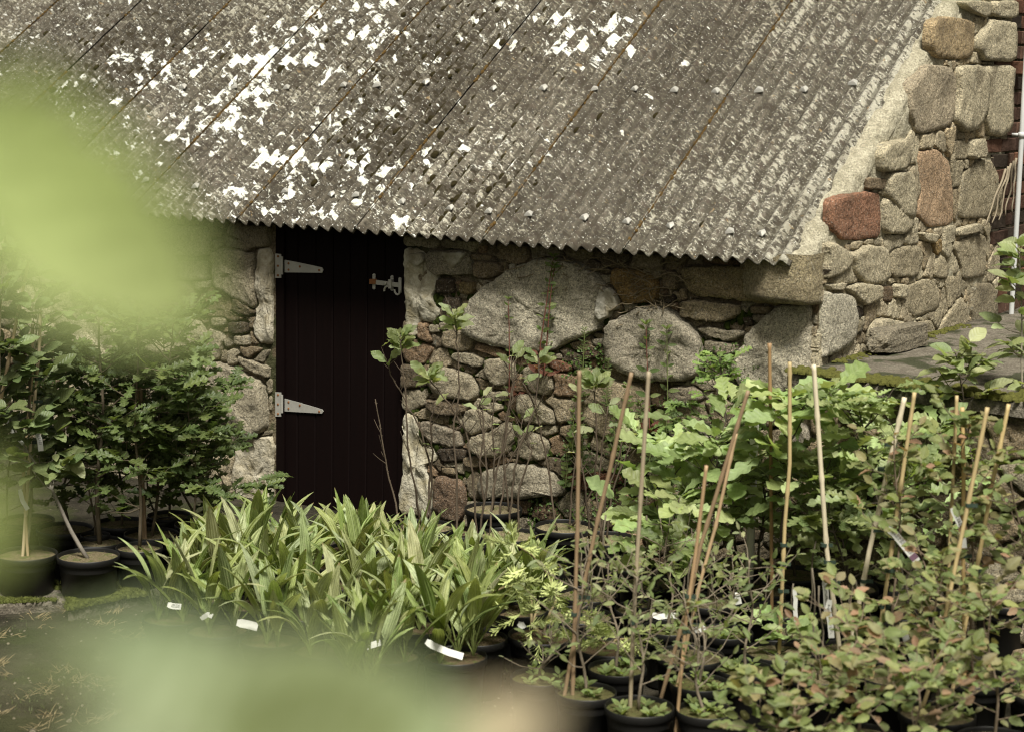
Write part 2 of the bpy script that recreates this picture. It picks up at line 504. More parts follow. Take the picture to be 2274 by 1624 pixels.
def chaikin(p, it=1):
    for _ in range(it):
        q = []
        for i in range(len(p)):
            a, b = p[i], p[(i + 1) % len(p)]
            q.append((a[0] * .86 + b[0] * .14, a[1] * .86 + b[1] * .14))
            q.append((a[0] * .14 + b[0] * .86, a[1] * .14 + b[1] * .86))
        p = q
    return p
def resample(p, step):
    out = []
    for i in range(len(p)):
        a, b = p[i], p[(i + 1) % len(p)]
        L = math.hypot(b[0] - a[0], b[1] - a[1])
        k = max(1, int(round(L / step)))
        for j in range(k):
            t = j / k
            out.append((a[0] + (b[0] - a[0]) * t, a[1] + (b[1] - a[1]) * t))
    return out
stone_count = 0
def add_stone(poly, frame, parent, color, h=0.035, rough=1.0, mat=None, name='stone', base=0.0, flat=0.0):
    """poly in (u,z) metres on the wall, frame(u,n,z) -> world. A rough faced block with real depth."""
    global stone_count
    stone_count += 1
    seed = stone_count * 7.31
    xs = [q[0] for q in poly]; zs = [q[1] for q in poly]
    size = math.sqrt(max(1e-6, (max(xs) - min(xs)) * (max(zs) - min(zs))))
    step = max(0.008, min(0.022, size / 14))
    p = resample(chaikin(poly, 1), step)
    cx = sum(q[0] for q in p) / len(p); cz = sum(q[1] for q in p) / len(p)
    jit = min(0.006, size * 0.03) * rough
    p = [(x + jit * noise.noise(Vector((x * 40, z * 40, seed))) * 1.6, z + jit * noise.noise(Vector((x * 40, z * 40, seed + 9))) * 1.6) for x, z in p]
    inner = max(3, min(9, int(size / 2 / step * 0.75)))
    rings = [(1.02, -0.035), (1.0, 0.25 * h), (1 - 0.05 * min(1, .12 / size), 0.72 * h), (1 - 0.13 * min(1, .12 / size), 0.97 * h)]
    last = rings[-1][0]
    for i in range(1, inner):
        rings.append((last * (1 - i / inner), h * (1 + 0.04 * (i / inner))))
    tilt = (random.uniform(-.35, .35) * (1 - flat), random.uniform(-.25, .35) * (1 - flat))
    mb = MB(); vs = []
    loc = frame(cx, base, cz)
    N = len(p)
    for sc, hh in rings:
        for x, z in p:
            X, Zz = cx + (x - cx) * sc, cz + (z - cz) * sc
            n = hh
            if hh > 0:
                d = (0.014 * noise.noise(Vector((X * 9, Zz * 9, seed))) + 0.012 * (0.5 - abs(noise.noise(Vector((X * 17, Zz * 17, seed + 3))))) + 0.005 * noise.noise(Vector((X * 55, Zz * 55, seed + 5))))
                n = hh + d * rough * min(1.5, size / 0.16) * (1.0 if sc < 0.99 else 0.5)
                n += h * 0.5 * (tilt[0] * (X - cx) + tilt[1] * (Zz - cz)) / size
            vs.append(frame(X, base + n, Zz))
    fs = []
    for r_ in range(len(rings) - 1):
        for j in range(N):
            fs.append((r_ * N + j, r_ * N + (j + 1) % N, (r_ + 1) * N + (j + 1) % N, (r_ + 1) * N + j))
    vs.append(frame(cx, base + h * 1.04, cz))
    k = (len(rings) - 1) * N
    for j in range(N): fs.append((k + j, k + (j + 1) % N, len(vs) - 1))
    mb.add(vs, fs)
    return mb.build(name, mat or M['stone'], parent, loc=loc, color=color)

class Occ:
    def __init__(s, x0, x1, z0, z1, c=0.012):
        s.x0, s.z0, s.c = x0, z0, c
        s.nx, s.nz = int((x1 - x0) / c), int((z1 - z0) / c)
        s.g = np.zeros((s.nz, s.nx), bool)
        s.X = x0 + (np.arange(s.nx) + .5) * c
        s.Z = z0 + (np.arange(s.nz) + .5) * c
    def win(s, poly, m=0.0):
        xs = [q[0] for q in poly]; zs = [q[1] for q in poly]
        i0 = max(0, int((min(xs) - m - s.x0) / s.c)); i1 = min(s.nx, int((max(xs) + m - s.x0) / s.c) + 1)
        j0 = max(0, int((min(zs) - m - s.z0) / s.c)); j1 = min(s.nz, int((max(zs) + m - s.z0) / s.c) + 1)
        return i0, i1, j0, j1
    def mask(s, poly, w):
        i0, i1, j0, j1 = w
        X, Zz = np.meshgrid(s.X[i0:i1], s.Z[j0:j1])
        m = np.zeros(X.shape, bool)
        for k in range(len(poly)):
            ax, az = poly[k]; bx, bz = poly[(k + 1) % len(poly)]
            if abs(bz - az) < 1e-12: continue
            cnd = ((az > Zz) != (bz > Zz)) & (X < (bx - ax) * (Zz - az) / (bz - az) + ax)
            m ^= cnd
        return m
    def fill(s, poly):
        w = s.win(poly)
        if w[1] <= w[0] or w[3] <= w[2]: return
        s.g[w[2]:w[3], w[0]:w[1]] |= s.mask(poly, w)
    def free(s, poly):
        w = s.win(poly)
        if w[1] <= w[0] or w[3] <= w[2]: return False
        m = s.mask(poly, w)
        if m.sum() < 4: return False
        return not (s.g[w[2]:w[3], w[0]:w[1]] & m).any()
def grow(poly, d):
    cx = sum(q[0] for q in poly) / len(poly); cz = sum(q[1] for q in poly) / len(poly)
    out = []
    for x, z in poly:
        L = math.hypot(x - cx, z - cz) or 1
        out.append((x + (x - cx) / L * d, z + (z - cz) / L * d))
    return out
def blob(cx, cz, a, b, rnd, k=None):
    k = k or rnd.choice([6, 7, 8])
    ph = rnd.uniform(0, 6.28); rot = rnd.uniform(-.3, .3)
    out = []
    for i in range(k):
        an = ph + i * 6.283 / k + rnd.uniform(-.25, .25)
        q = 1.0 / max(abs(math.cos(an)), abs(math.sin(an))) * 0.55 + 0.45    # squarish
        r = rnd.uniform(.80, 1.08) * q * 0.92
        x, z = a * r * math.cos(an), b * r * math.sin(an)
        out.append((cx + x * math.cos(rot) - z * math.sin(rot), cz + x * math.sin(rot) + z * math.cos(rot)))
    return out
def pack(occ, frame, parent, pal, sizes, rnd, h=0.028, gap=0.006, limit=160, asp=(1.0, 1.9)):
    n = 0
    for sz, tries in sizes:
        for _ in range(tries):
            if n >= limit: return n
            cx = rnd.uniform(occ.x0, occ.x0 + occ.nx * occ.c); cz = rnd.uniform(occ.z0, occ.z0 + occ.nz * occ.c)
            i, j = int((cx - occ.x0) / occ.c), int((cz - occ.z0) / occ.c)
            if i >= occ.nx or j >= occ.nz or occ.g[j, i]: continue
            k = rnd.uniform(.8, 1.2); a = sz * k * math.sqrt(rnd.uniform(*asp)); b = sz * sz * k * k / a
            p = blob(cx, cz, a, b, rnd)
            if occ.free(grow(p, gap)):
                occ.fill(grow(p, gap * 0.5))
                c = rnd.choice(pal); f = rnd.uniform(.75, 1.2)
                add_stone(p, frame, parent, tuple(x * f for x in c), h=min(h, sz * .6) * rnd.uniform(.6, 1.25))
                n += 1
    return n

def pack_cells(occ, frame, parent, pal, spacing, rnd, h=0.028, gap=0.006, limit=160, asp=1.4, minr=0.012, rough=.8):
    seeds = []
    for _ in range(9000):
        x = rnd.uniform(occ.x0, occ.x0 + occ.nx * occ.c); z = rnd.uniform(occ.z0, occ.z0 + occ.nz * occ.c)
        i, j = int((x - occ.x0) / occ.c), int((z - occ.z0) / occ.c)
        if i >= occ.nx or j >= occ.nz or occ.g[j, i]: continue
        sp_ = spacing * rnd.uniform(.75, 1.5)
        if all(((x - a) / asp) ** 2 + (z - b) ** 2 > max(sp_, 0.6 * c_) ** 2 for a, b, c_ in seeds): seeds.append((x, z, sp_))
    cells = []
    for x, z, sp_ in seeds:
        nb = [((a - x) / asp, b - z) for a, b, _c in seeds if (a, b) != (x, z) and abs(a - x) < spacing * 6 and abs(b - z) < spacing * 5]
        pts = []; rs = []
        for k in range(22):
            an = 6.283 * (k + rnd.uniform(-.2, .2)) / 22
            dx, dz = math.cos(an), math.sin(an)
            r = spacing * 1.6
            for a, b in nb:
                q = dx * a + dz * b
                if q > 1e-6: r = min(r, (a * a + b * b) * .5 / q)
            t = 0.0
            while t < r:
                i, j = int((x + dx * t * asp - occ.x0) / occ.c), int((z + dz * t - occ.z0) / occ.c)
                if i < 0 or j < 0 or i >= occ.nx or j >= occ.nz or occ.g[j, i]: break
                t += occ.c * .5
            r = min(r, t) - gap
            rs.append(max(r, 0.004))
            pts.append((dx * asp, dz))
        # tame spikes so that the outline stays a stone's
        for _ in range(2):
            rs = [min(rs[k], 1.35 * (rs[k - 1] + rs[(k + 1) % 22]) / 2 + .002) for k in range(22)]
        m = sum(rs) / 22
        if m < minr: continue
        cells.append((m, x, z, [(x + p[0] * r, z + p[1] * r) for p, r in zip(pts, rs)]))
    cells.sort(key=lambda c_: -c_[0])
    n = 0
    for m, x, z, poly in cells[:limit]:
        c = rnd.choice(pal); f = rnd.uniform(.72, 1.2)
        add_stone(poly, frame, parent, tuple(q * f for q in c), h=min(h, m * .8) * rnd.uniform(.5, 1.3), rough=rough)
        occ.fill(grow(poly, gap * .4)); n += 1
    return n

def wall_sheet(name, frame, u0, u1, z0, ztop, mat, parent, n0=0.0, amp=0.012, step=0.03, back=-0.30):
    """rough mortar face with a solid core behind it; ztop is a function of u"""
    mb = MB()
    nu = max(2, int((u1 - u0) / step)); nz = max(2, int((max(ztop(u0), ztop(u1)) - z0) / step))
    vs = []
    for j in range(nz + 1):
        for i in range(nu + 1):
            u = u0 + (u1 - u0) * i / nu
            z = z0 + (ztop(u) - z0) * j / nz
            d = amp * (noise.noise(Vector((u * 14, z * 14, 2.2))) + 0.6 * noise.noise(Vector((u * 37, z * 37, 7.7))))
            if i in (0, nu) or j in (0, nz): d = min(d, 0)
            vs.append(frame(u, n0 + d, z))
    w = nu + 1
    fs = [(j * w + i, j * w + i + 1, (j + 1) * w + i + 1, (j + 1) * w + i) for j in range(nz) for i in range(nu)]
    mb.add(vs, fs)
    # core: sides, top, back
    rim = [i for i in range(w)] + [j * w + nu for j in range(1, nz + 1)] + [nz * w + i for i in range(nu - 1, -1, -1)] + [j * w for j in range(nz - 1, 0, -1)]
    k = len(mb.v)
    for r_ in rim:
        jj, ii = divmod(r_, w)
        u = u0 + (u1 - u0) * ii / nu; z = z0 + (ztop(u) - z0) * jj / nz
        mb.v.append(frame(u, back, z))
    L = len(rim)
    for a in range(L):
        mb.f.append((rim[a], k + a, k + (a + 1) % L, rim[(a + 1) % L]))
    mb.f.append(tuple(k + a for a in range(L)))
    return mb.build(name, mat, parent)

GE = gable_uv(2230, 350)[0]      # where the granite gable gives way to brick
# door opening on the wall
DU0 = front_uv(610, 800)[0]; DU1 = front_uv(900, 800)[0]
WTOP = EAVE_Z + 0.055
front = wall_sheet('front_wall', FW, -4.9, DU0, -0.05, lambda u: WTOP, M['mortar_dark'], shed)
front2 = wall_sheet('front_wall', FW, DU1, UC - 0.004, -0.05, lambda u: WTOP, M['mortar_dark'], shed)
def gtop(s): return EAVE_Z + (s - 0.0) * math.tan(PHI) + 0.03
gable = wall_sheet('gable_wall', GW, 0.0, GE, -0.05, gtop, M['mortar_pale'], shed, step=0.035, back=-0.28)

def PF(tag_, pts): return [front_uv(*K(tag_, x, y)) for x, y in pts]
def PG(tag_, pts): return [gable_uv(*K(tag_, x, y)) for x, y in pts]
PALE, GREY, BROWN, OCHRE, DARK, RED = (.52, .50, .425), (.37, .34, .265), (.25, .205, .14), (.29, .20, .085), (.07, .055, .04), (.21, .11, .07)
rnd = random.Random(5)
occR = Occ(DU1, UC, 0.0, WTOP - 0.07)
# cement render down the door jamb
def render_patch(poly, frame, parent, color=(.52, .49, .39), h=0.014):
    o = add_stone(poly, frame, parent, color, h=h, rough=1.3, mat=M['plaster'], name='render_patch', flat=1)
    return o
jamb = [('c3', [(252, 190), (420, 185), (435, 330), (530, 420), (520, 500), (490, 580), (540, 700), (500, 790), (375, 780), (365, 900), (262, 900), (258, 330)]),
        ('e4', [(240, 300), (345, 320), (385, 500), (500, 600), (520, 690), (425, 720), (450, 830), (490, 950), (470, 1150), (222, 1120), (232, 600)])]
for t_, q in jamb:
    pl = PF(t_, q); render_patch(pl, FW, front2); occR.fill(grow(pl, .004))
front_stones = [
 ('c3', PALE, .05, [(1340,272),(1180,330),(905,495),(820,580),(755,700),(745,840),(810,920),(1000,985),(1250,1025),(1470,1020),(1640,935),(1850,850),(1880,760),(1900,640),(1930,540),(1870,460),(1800,380),(1650,290),(1450,262)]),
 ('c3', (.30,.28,.22), .035, [(430,205),(770,200),(800,300),(810,400),(500,412),(440,340)]),
 ('c3', BROWN, .03, [(815,295),(1000,300),(1060,330),(1040,400),(930,438),(805,420)]),
 ('c3', DARK, .03, [(520,432),(650,432),(672,552),(512,556)]), ('c3', (.2,.16,.08), .035, [(720,455),(820,460),(830,520),(790,572),(700,550)]),
 ('c3', DARK, .035, [(572,585),(715,580),(712,690),(574,690)]), ('c3', PALE, .02, [(1100,315),(1155,310),(1160,368),(1105,372)]),
 ('c3', BROWN, .02, [(780,235),(960,242),(950,290),(800,282)]), ('c3', GREY, .02, [(450,805),(530,800),(542,870),(460,875)]),
 ('c3', GREY, .02, [(535,785),(620,780),(630,850),(540,855)]), ('c3', GREY, .03, [(650,1032),(780,1030),(900,1080),(895,1130),(870,1160),(700,1112),(640,1070)]),
 ('c3', GREY, .04, [(925,1080),(1120,1075),(1165,1110),(1165,1240),(1080,1300),(970,1290),(925,1190)]),
 ('c3', GREY, .045, [(1240,1140),(1330,1120),(1450,1210),(1475,1300),(1440,1385),(1300,1350),(1225,1240)]),
 ('c3', RED, .03, [(1410,1080),(1530,1090),(1620,1130),(1620,1180),(1540,1190),(1430,1150)]),
 ('c3', GREY, .045, [(450,1170),(600,1150),(780,1200),(850,1280),(865,1370),(820,1425),(640,1400),(500,1370),(450,1260)]),
 ('c3', (.22,.18,.13), .04, [(440,1405),(600,1412),(800,1460),(740,1540),(520,1540),(440,1480)]),
 ('c3', GREY, .03, [(900,1340),(1100,1340),(1140,1380),(1090,1425),(920,1420),(890,1380)]),
 ('c3', GREY, .04, [(1170,1358),(1330,1370),(1380,1430),(1490,1520),(1480,1620),(1300,1610),(1190,1560)]),
 ('e4', GREY, .04, [(745,280),(870,255),(990,330),(1050,372),(960,440),(800,485),(745,460)]),
 ('e4', GREY, .045, [(830,480),(970,445),(1070,375),(1130,385),(1150,500),(1100,620),(1000,668),(800,620),(780,540)]),
 ('c4', (.43,.405,.34), .055, [(600,642),(450,702),(285,800),(258,980),(300,1100),(420,1195),(600,1258),(900,1268),(1045,1200),(1058,1040),(1045,900),(900,762),(790,682),(700,650)]),
 ('c4', OCHRE, .035, [(325,345),(500,350),(640,400),(690,450),(690,598),(620,628),(480,638),(400,628),(370,540),(300,460)]),
 ('c4', BROWN, .03, [(722,372),(850,372),(848,530),(760,520),(728,480)]), ('c4', DARK, .025, [(690,575),(825,562),(830,625),(720,642)]),
 ('c4', (.29,.24,.145), .05, [(880,385),(895,330),(1640,330),(1900,300),(1930,450),(1930,600),(1690,640),(1550,630),(1300,600),(1000,575),(882,480)]),
 ('c4', (.33,.285,.20), .045, [(862,622),(1000,602),(1360,642),(1368,720),(1240,788),(1060,775),(852,740)]),
 ('c4', GREY, .035, [(1000,832),(1080,812),(1250,852),(1398,852),(1388,900),(1280,948),(1052,880)]),
 ('c4', GREY, .035, [(1062,922),(1340,962),(1330,1040),(1180,1050),(1062,1010)]), ('c4', DARK, .02, [(1372,750),(1430,742),(1462,805),(1400,822)]),
 ('c4', (.25,.2,.14), .025, [(1430,655),(1620,655),(1600,715),(1440,722)]),
 ('c4', (.52,.50,.42), .045, [(1660,655),(1560,740),(1430,862),(1400,960),(1310,1070),(1290,1200),(1400,1330),(1560,1380),(1700,1370),(1930,1300),(1930,900),(1930,640),(1760,640)]),
 ('e4', (.40,.375,.31), .05, [(870,880),(900,780),(1100,705),(1350,722),(1500,792),(1568,900),(1560,980),(1400,962),(1250,1000),(1100,982),(900,1000)]),
 ('e4', GREY, .04, [(1180,500),(1230,432),(1380,482),(1440,560),(1410,670),(1300,695),(1182,650)]),
 ('e4', (.2,.145,.105), .04, [(530,802),(700,832),(758,900),(758,1080),(720,1180),(560,1160),(492,1050),(500,880)]),
 ('e4', (.30,.27,.22), .03, [(385,362),(470,372),(700,450),(738,560),(700,588),(520,560),(395,480)]),
 ('e4', DARK, .03, [(520,592),(720,582),(778,620),(740,690),(560,700)]), ('e4', BROWN, .03, [(742,660),(840,645),(945,680),(930,735),(800,745),(735,715)]),
 ('e4', (.16,.075,.045), .03, [(1562,792),(1640,772),(2000,792),(2048,850),(2000,900),(1650,930),(1572,880)]),
 ('c4', (.36,.31,.225), .05, [(100,1132),(200,1180),(300,1250),(556,1282),(632,1400),(612,1690),(556,1800),(300,1752),(150,1650),(62,1500),(72,1250)]),
 ('e6', (.27,.24,.19), .045, [(350,332),(420,282),(560,282),(640,332),(650,400),(500,430),(400,402)]),
 ('e6', (.36,.34,.29), .07, [(400,622),(520,572),(760,602),(1020,642),(1048,720),(650,745),(422,720)]),
 ('e4', BROWN, .03, [(560,740),(660,745),(690,800),(560,790)]), ('c3', GREY, .025, [(1450,1040),(1540,1035),(1545,1085),(1470,1090)]),
 ('c3', (.24,.22,.18), .03, [(1770,925),(1870,915),(1880,970),(1800,985)]), ('c3', (.10,.07,.05), .03, [(1680,1020),(1820,1015),(1850,1060),(1720,1100)]),
]
for t_, col, h, q in front_stones:
    pl = PF(t_, q)
    pl = [(min(max(u, DU1 + .004), UC - 0.012), min(z, WTOP - .02)) for u, z in pl]
    add_stone(pl, FW, front2, col, h=h, flat=.6 if h > .05 else 0)
    occR.fill(grow(pl, .003))
pw = PF('c4', [(232,540),(310,500),(350,540),(392,620),(382,670),(330,700),(320,740),(252,770),(218,730)])
add_stone(pw, FW, front2, (.42, .40, .34), h=0.006, rough=1.0, mat=M['plaster'], name='render_patch', base=0.058, flat=1)
for t_, q in [('c3', [(300,230),(415,220),(430,290),(380,335),(310,300)]), ('c3', [(560,215),(700,215),(770,230),(700,330),(610,380),(640,300),(540,260)])]:
    add_stone(PF(t_, q), FW, front2, (.42, .40, .33), h=0.008, rough=1.4, mat=M['plaster'], name='render_patch', base=0.035, flat=1)
PALR = [GREY, BROWN, (.25, .18, .12), (.30, .26, .19), (.17, .14, .10)]
pack_cells(occR, FW, front2, PALR, .10, rnd, h=.024, gap=.004, limit=110, asp=1.6, minr=.02)
pack_cells(occR, FW, front2, PALR, .045, rnd, h=.022, limit=110, asp=1.4, minr=.010, gap=.004)

occL = Occ(-4.0, DU0, 0.0, WTOP - 0.07)
left_stones = [
 ('c1', (.42,.385,.30), .03, [(1745,640),(1800,592),(1940,600),(2085,640),(2095,1000),(2080,1100),(1900,985),(1745,885)]),
 ('c1', (.42,.39,.31), .035, [(1390,410),(1715,420),(1722,640),(1640,660),(1400,640)]), ('c1', GREY, .03, [(1450,700),(1712,702),(1700,860),(1480,850)]),
 ('c1', (.11,.09,.06), .03, [(1920,985),(2095,1110),(2060,1150),(1900,1110)]), ('c1', DARK, .035, [(1872,1188),(2030,1188),(2034,1290),(1880,1288)]),
 ('c1', GREY, .03, [(1922,1298),(2045,1298),(2045,1385),(1930,1382)]), ('c1', (.3,.27,.2), .03, [(1735,1150),(1858,1160),(1850,1225),(1740,1230)]),
 ('e1', (.40,.375,.30), .05, [(1640,230),(1740,90),(1880,112),(2160,262),(2185,450),(2180,640),(2050,700),(1900,600),(1740,522),(1660,330)]),
 ('c1', (.43,.40,.32), .05, [(700,1100),(880,1130),(1000,1250),(1020,1420),(900,1500),(690,1480),(600,1300)]),
 ('c1', (.42,.39,.32), .05, [(640,830),(850,840),(1050,960),(1100,1060),(900,1060),(700,1000),(600,920)]),
 ('c1', GREY, .04, [(1120,1150),(1480,1130),(1640,1180),(1700,1300),(1600,1450),(1250,1450),(1120,1300)]),
 ('e1', GREY, .03, [(1950,40),(2200,130),(2190,230),(2080,180),(1960,100)]),
]
for t_, q in [('c1', [(2100,600),(2200,585),(2232,700),(2228,1380),(2130,1370),(2070,1300),(2105,1060),(2100,900)]), ('e1', [(1950,690),(2040,720),(2120,700),(2230,700),(2230,1140),(2215,1380),(2060,1380),(1980,1290),(1900,1000)])]:
    pl = [(min(u, DU0 - .004), z) for u, z in PF(t_, q)]
    render_patch(pl, FW, front, (.50, .46, .36)); occL.fill(grow(pl, .004))
for t_, col, h, q in left_stones:
    pl = [(min(u, DU0 - .01), min(z, WTOP - .02)) for u, z in PF(t_, q)]
    add_stone(pl, FW, front, col, h=h, flat=.5); occL.fill(grow(pl, .003))
pack_cells(occL, FW, front, [GREY, (.3, .27, .2), BROWN, GREY], .17, rnd, h=.035, limit=110, asp=1.5, minr=.03)
pack_cells(occL, FW, front, [GREY, (.3, .27, .2), BROWN, GREY], .06, rnd, h=.022, limit=120, asp=1.4, minr=.014)

BRECT = []
for x0_, y0_, x1_, y1_ in ((2182, 312, 2235, 348), (2200, 352, 2235, 405), (2196, 485, 2235, 545), (2205, 150, 2235, 185)):
    s0_, z1_ = gable_uv(x0_, y0_); z0_ = gable_uv(x0_, y1_)[1]
    BRECT.append((s0_, z0_, z1_))
occG = Occ(0.0, GE - .01, 0.0, 3.8)
# bedding mortar strip under the verge stays free of stones
XG, ZG = np.meshgrid(occG.X, occG.Z)
occG.g |= ZG > (EAVE_Z + XG * math.tan(PHI) - 0.085 - 0.03 * np.sin(XG * 9))
for s0_, z0_, z1_ in BRECT: occG.fill([(s0_ - .01, z0_), (GE + .1, z0_), (GE + .1, z1_), (s0_ - .01, z1_)])
GG, GP, GD = (.56, .52, .40), (.56, .42, .29), (.43, .39, .29)
gable_stones = [
 ('c5', GG, [(1705,12),(1920,12),(1918,128),(1870,140),(1710,60)]), ('c5', GG, [(1932,12),(2145,12),(2145,130),(2090,148),(1935,138)]),
 ('c5', (.46,.37,.24), [(1475,175),(1600,145),(1805,175),(1808,290),(1785,465),(1650,476),(1490,466),(1462,360)]),
 ('c5', GG, [(1812,300),(1905,205),(1925,160),(2178,192),(2178,330),(2138,505),(1855,490),(1808,400)]),
 ('c5', (.46,.41,.32), [(1390,582),(1425,535),(1585,548),(1640,640),(1632,900),(1590,1028),(1330,1092),(1285,900),(1295,700)]),
 ('c5', GG, [(1655,545),(1838,535),(1890,640),(1880,900),(1790,1055),(1700,1065),(1625,980),(1662,760)]),
 ('c5', GG, [(1858,535),(2115,535),(2100,700),(2085,1055),(2000,1105),(1900,1085),(1870,950),(1905,700)]),
 ('c5', GG, [(1070,1165),(1248,1125),(1256,1330),(1200,1375),(1022,1395),(1012,1235)]),
 ('c5', (.54,.40,.28), [(1345,1245),(1490,1215),(1605,1325),(1625,1600),(1632,1820),(1430,1838),(1342,1740),(1372,1560)]),
 ('c5', GD, [(1700,1420),(1850,1305),(1955,1315),(1992,1450),(1985,1690),(1900,1765),(1700,1768),(1665,1740)]),
 ('c5', (.30,.24,.17), [(925,1442),(1078,1452),(1058,1540),(935,1538)]), ('c5', GG, [(1105,1405),(1268,1395),(1298,1600),(1282,1780),(1180,1720),(1080,1600),(1075,1480)]),
 ('c6', (.34,.19,.13), [(682,195),(900,145),(1038,155),(1046,300),(1036,500),(860,518),(722,518),(664,430),(664,240)]),
 ('c6', GG, [(1064,190),(1150,230),(1280,300),(1276,430),(1200,475),(1062,468)]),
 ('c6', GG, [(475,582),(640,552),(756,622),(776,720),(700,800),(560,838),(462,800),(492,670)]), ('c6', GG, [(805,640),(920,572),(1068,592),(1096,700),(1096,830),(1040,878),(900,878),(832,800)]),
 ('c6', GD, [(1115,604),(1318,564),(1376,660),(1328,820),(1122,826)]), ('c6', GD, [(1484,700),(1540,655),(1596,750),(1568,838),(1474,828)]),
 ('c6', GD, [(1605,562),(1838,485),(1886,505),(1896,818),(1700,838),(1692,720)]), ('c6', GD, [(1255,900),(1420,845),(1506,900),(1526,1020),(1488,1098),(1330,1148),(1254,1100)]),
 ('c6', GG, [(745,910),(850,882),(1016,892),(1026,1000),(900,1048),(844,1000)]), ('c6', GG, [(392,622),(558,592),(550,640),(452,660)]),
 ('c6', GG, [(1144,882),(1238,892),(1236,990),(1152,998)]), ('c6', (.2,.15,.1), [(1058,904),(1132,908),(1128,1028),(1054,1018)]),
 ('c6', DARK, [(824,1082),(880,1072),(908,1130),(868,1153),(822,1130)]), ('c6', GG, [(955,1202),(1040,1163),(1200,1192),(1306,1252),(1306,1500),(1230,1528),(935,1380),(935,1270)]),
 ('c6', GD, [(1545,1185),(1690,985),(1748,1080),(1768,1300),(1700,1495),(1500,1555),(1405,1498)]), ('c6', (.30,.27,.20), [(1802,884),(1948,884),(1986,1000),(1976,1218),(1792,1256),(1774,1060)]),
 ('c6', GD, [(1342,1192),(1448,1184),(1486,1260),(1428,1346),(1334,1300)]), ('c6', GG, [(1652,436),(1838,386),(1838,458),(1654,498)]),
 ('c6', (.28,.2,.09), [(1455,565),(1535,520),(1538,610),(1500,650)]), ('c6', GG, [(1352,462),(1478,484),(1448,548),(1372,530)]),
 ('c6', (.56,.545,.47), [(425,1010),(560,950),(620,975),(720,965),(785,990),(806,1060),(822,1180),(812,1320),(740,1390),(560,1470),(440,1500),(415,1300)]),
 ('c6', (.3,.26,.18), [(430,880),(560,860),(580,930),(430,960)]), ('c6', GG, [(590,890),(740,870),(720,930),(620,930)]), ('c6', (.3,.27,.19), [(822,1180),(885,1180),(885,1270),(830,1280)]),
 ('c6', DARK, [(425,800),(500,796),(518,840),(430,852)]), ('c5', GG, [(1760,1140),(1860,1130),(1880,1280),(1750,1290)]), ('c5', GD, [(1630,1150),(1735,1145),(1750,1290),(1650,1290)]),
]
for t_, col, q in gable_stones:
    pl = [(min(max(s, 0.01), GE - .015), z) for s, z in grow(PG(t_, q), .007)]
    ar = max(p[0] for p in pl) - min(p[0] for p in pl)
    add_stone(pl, GW, gable, col, h=0.010 + 0.012 * rnd.random() + (0.02 if col[0] > .55 else 0), rough=.42)
    occG.fill(grow(pl, .003))
PALG = [GG, GD, (.48, .41, .29), (.50, .45, .34)]
pack_cells(occG, GW, gable, PALG, .14, rnd, h=.016, limit=130, asp=1.0, minr=.03, gap=.004, rough=.55)
pack_cells(occG, GW, gable, PALG, .05, rnd, h=.012, limit=120, asp=1.1, minr=.010, gap=.003, rough=.5)

# ------------------------------------------------------------------ door
door = None
mb = MB()
DZ0, DZ1 = 0.03, EAVE_Z + 0.03
dn = -0.022
# door body (frame boards and head)
fw = front_uv(627, 800)[0] - DU0
mb.box(FW(DU0 + .002, dn - .06, 0.0), T * fw, NF * 0.075, Z * DZ1)
fr = front_uv(883, 800)[0]
mb.box(FW(fr, dn - .06, 0.0), T * (DU1 - fr - .002), NF * 0.075, Z * DZ1)
mb.box(FW(DU0 + fw, dn - .06, DZ1 - .07), T * (fr - DU0 - fw), NF * 0.072, Z * .07)
mb.box(FW(DU0 + .002, dn - .09, 0.0), T * (DU1 - DU0 - .004), NF * 0.025, Z * DZ1)
door = mb.build('door', M['wood_black'], shed, loc=FW(DU0, 0, 0), smooth=False)
door['label'] = 'dark maroon plank door'
px_seam = [627, 654, 694, 732, 770, 808, 846, 883]
us = [front_uv(x, 800)[0] for x in px_seam]
for a, b in zip(us[:-1], us[1:]):
    m2 = MB()
    g_ = 0.003
    w_ = b - a - g_
    prof = [(0, -.005), (.005, 0), (w_ - .005, 0), (w_, -.005), (w_, -.02), (0, -.02)]
    off = random.uniform(-.0015, .0015)
    vs = [FW(a + g_ / 2 + x, dn + off + n, z) for z in (DZ0, DZ1 - .072) for x, n in prof]
    m2.add(vs, [(i, (i + 1) % 6, 6 + (i + 1) % 6, 6 + i) for i in range(6)] + [(5, 4, 3, 2, 1, 0), (6, 7, 8, 9, 10, 11)])
    m2.build('plank', M['wood_black'], door, loc=FW(a, dn, DZ0), smooth=False)
def disc(mb, c, r, h, n=8):
    k = len(mb.v)
    for hh, rr in ((0, r), (h * .7, r), (h, r * .6)):
        for j in range(n):
            an = 6.283 * j / n
            mb.v.append(c + T * rr * math.cos(an) + Z * rr * math.sin(an) + NF * hh)
    for i in range(2):
        for j in range(n): mb.f.append((k + i * n + j, k + i * n + (j + 1) % n, k + (i + 1) * n + (j + 1) % n, k + (i + 1) * n + j))
    mb.f.append(tuple(k + 2 * n + j for j in range(n)))
def plate(mb, pts, n0, th):
    """pts (u,z) polygon extruded from n0 by th"""
    L = len(pts)
    vs = [FW(u, n0, z) for u, z in pts] + [FW(u, n0 + th, z) for u, z in pts]
    mb.add(vs, [tuple(range(L))[::-1], tuple(range(L, 2 * L))] + [(i, (i + 1) % L, L + (i + 1) % L, L + i) for i in range(L)])
